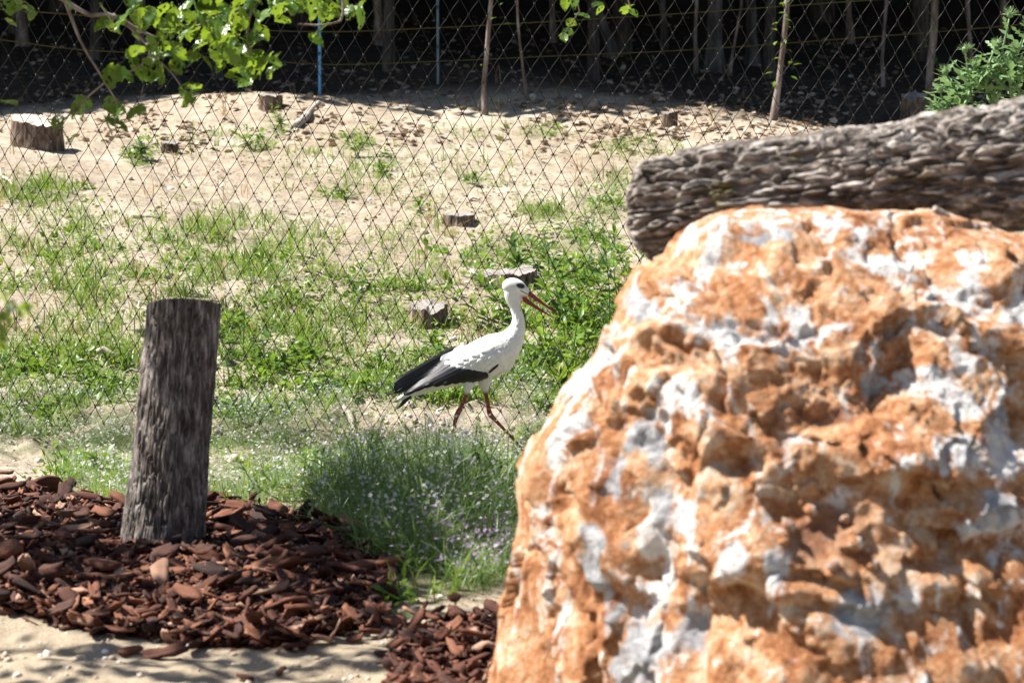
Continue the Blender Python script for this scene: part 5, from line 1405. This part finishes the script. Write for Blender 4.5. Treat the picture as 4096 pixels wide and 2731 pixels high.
plant('leafy_weed', 90*s2, 1150*s2, 60, 'small bright weed at the back of the bark heap', 'weed', 'rosette', 9, 27)
plant('seedling', 893*s2, 1392*s2, 60, 'tiny ferny seedling on the sand in front of the flowers', 'weed', 'bush', 20, 28, .7, leaf=.022)
plant('seedling', 945*s2, 1378*s2, 55, 'tiny two-leaved seedling on the sand', 'weed', 'upright', 4, 29, 1, leaf=.035)
plant('leafy_weed', 1240*s2, 940*s2, 80, 'bright weed between the stork\'s leading leg and boulder', 'weed', 'bush', 30, 30, .8, leaf=.045)

for i, (a, b_, h_, lab, mt, ns) in enumerate([
    (1300, 830, 190, 'upright weed in the thicket nearest the stork\'s breast', 'weed', 4), (1400, 760, 230, 'tallest leafy stem in the thicket beside the boulder', 'darkweed', 4),
    (1340, 770, 200, 'middle leafy stems of the thicket behind the boulder edge', 'weed', 5), (1290, 720, 150, 'leafy stems at the tip of the stork\'s bill', 'weed', 4),
    (1420, 700, 190, 'leafy stems close under the log end by the boulder', 'weed', 4), (1260, 640, 120, 'low leafy stems right of the notched stump', 'darkweed', 4), (1390, 880, 150, 'weed stems half hidden by the boulder shoulder', 'weed', 4)]):
    plant('thicket_weed', a * K, b_ * K, h_ * 1.5, lab, mt, 'upright', 8 * ns, 60 + i, ns, leaf=.125)
def thistle():
    rs = np.random.default_rng(90)
    Y = 10.9
    bx = at(3960, 300, Y)[0]; base = np.array([bx, Y, float(gz(bx, Y)[0])])
    t = thing('thistle', 'tall spiny grey-green thistle above the right end of the log', 'thistle', base)
    stems = [((3980,900),(3975,400),(4040,60)),((3980,900),(3900,480),(3860,200)),((3900,480),(3860,420),(3780,290)),((3975,400),(4030,300),(4110,110)),((3980,900),(4060,450),(4090,250)),((3900,480),(3830,470),(3740,430)),((3975,400),(3950,280),(3985,180)),((4060,450),(4130,330),(4180,160)),((3860,420),(3890,330),(3900,260)),((3980,900),(4010,520),(3930,330)),((4060,450),(4040,350),(4060,200)),((3900,480),(3800,500),(3760,360)),((3980,900),(4090,520),(4130,420)),((3980,900),(3850,560),(3800,450))]
    SP_V = np.array([[0,0,0],[.22,.10,.01],[.32,.03,.0],[.5,.13,.015],[.58,.025,0],[.75,.09,.01],[1,0,-.04],[.75,-.09,.01],[.58,-.025,0],[.5,-.13,.015],[.32,-.03,0],[.22,-.10,.01]])
    SP_F = np.array([[0,2,1],[0,11,10],[0,10,2],[2,4,3],[2,10,4],[10,8,4],[10,9,8],[4,6,5],[4,8,6],[8,7,6]])
    first = None
    for st in stems:
        P = [at(a, b_, Y + rs.normal(0, .05)) for a, b_ in st]
        if st[0][1] == 900: P = [base - [0, 0, .02] + rs.normal(0, .015, 3) * [1, 1, 0]] + P
        P2, _ = resample(np.array(P), 30); V, F = tube(P2, np.linspace(.008, .004, 30), 7)
        child(mk('stem', V, F, M['thistle'], attrs=dict(tint=np.full(len(V), .7))), t)
        for i in range(6, 30, 1):
            if proj(P2[i])[1] > 620: continue
            L = rs.uniform(.10, .20) * (1.2 - i / 45)
            if first is None: o = mk('leaf', SP_V, SP_F, M['thistle'], t, attrs=dict(tint=np.full(12, .55))); first = o.data
            else: o = bpy.data.objects.new('leaf', first); COL.objects.link(o); o.parent = t
            o.location = tuple(P2[i] - base); o.scale = (L, L * rs.uniform(.8, 1.4), L); o.rotation_euler = Matrix(rotm(np.array([i * 2.4]), np.array([rs.normal(.35, .3)]), np.array([rs.normal(0, .5)]))[0].tolist()).to_euler()
        # spiny flower head
        c = P2[-1]; k = 46
        d = rs.normal(size=(k, 3)); d[:, 2] = np.abs(d[:, 2]) * 1.0 + .1; d /= np.linalg.norm(d, axis=1)[:, None]
        bmv = PEB_V * np.array([.016, .016, .018]) + c
        yaw = np.arctan2(d[:, 1], d[:, 0]); pit = np.arcsin(d[:, 2])
        V, F = scatter(BLADE_V * np.array([1, 1.6, 1]), BLADE_F, c + d * .010, rs.uniform(.02, .036, k), rotm(yaw, pit, rs.uniform(0, 6, k)))
        V2, F2 = np.vstack([V, bmv]), np.vstack([F, PEB_F + len(V)])
        child(mk('flower_head', V2, F2, M['thistle'], attrs=dict(tint=np.full(len(V2), .85))), t)
thistle()

# ---- loose wood
def stick(px0, py0, px1, py1, r, label, lift=.02, name='stick', mat='dead_wood', seed=0, both=True):
    rs = np.random.default_rng(seed)
    a, b_ = hit1(px0, py0), hit1(px1, py1)
    if not both: b_ = at(px1, py1, a[1] + .05)
    a, b_ = a + [0, 0, lift], b_ + [0, 0, lift]
    P = np.array([a, a + (b_ - a) * .33 + rs.normal(0, .012, 3), a + (b_ - a) * .66 + rs.normal(0, .012, 3), b_])
    P2, _ = resample(P, 26); rr = np.linspace(r, r * .6, 26) * (1 + .12 * perlin(P2 * 22, seed))
    V, F = tube(P2, rr, 10); tag(mk(name, V, F, M[mat]), label, 'stick')
stick(1375, 1660, 1450, 1775, .016, 'bleached stick lying slantwise below the stork\'s tail', seed=1)
stick(1772, 1735, 1776, 1650, .010, 'short bleached stick standing in the bank behind the stork\'s legs', seed=2, both=False)
stick(1175, 520, 1275, 425, .036, 'thick broken bough lying on the crest beside the brown stump', .03, 'broken_bough', 'dead_wood', 3)
stick(390, 1452, 480, 1448, .018, 'weathered piece of wood among weeds left of the post', .03, seed=4)
stick(520, 880, 640, 870, .02, 'pale flat piece of wood on the open slope', .0, seed=5)
stick(1830, 806, 1920, 806, .015, 'white sun-bleached stick above the flat-topped stump', .01, seed=6)
stick(2230, 790, 2280, 850, .010, 'thin pale stick lying down-slope near the log end', .01, seed=7)
stick(560, 1240, 590, 1275, .010, 'bent dry twig beside the post top', .05, seed=8)
stick(1890, 1100, 1960, 1130, .030, 'pale splintered wood at the left of the notched stump', .02, seed=9)
stick(0, 700, 50, 760, .014, 'white twig standing at the left edge of the slope', .03, seed=10)
stick(2630, 560, 2760, 556, .012, 'dark fallen twig in the dappled litter', .02, mat='bark_stump', seed=11)
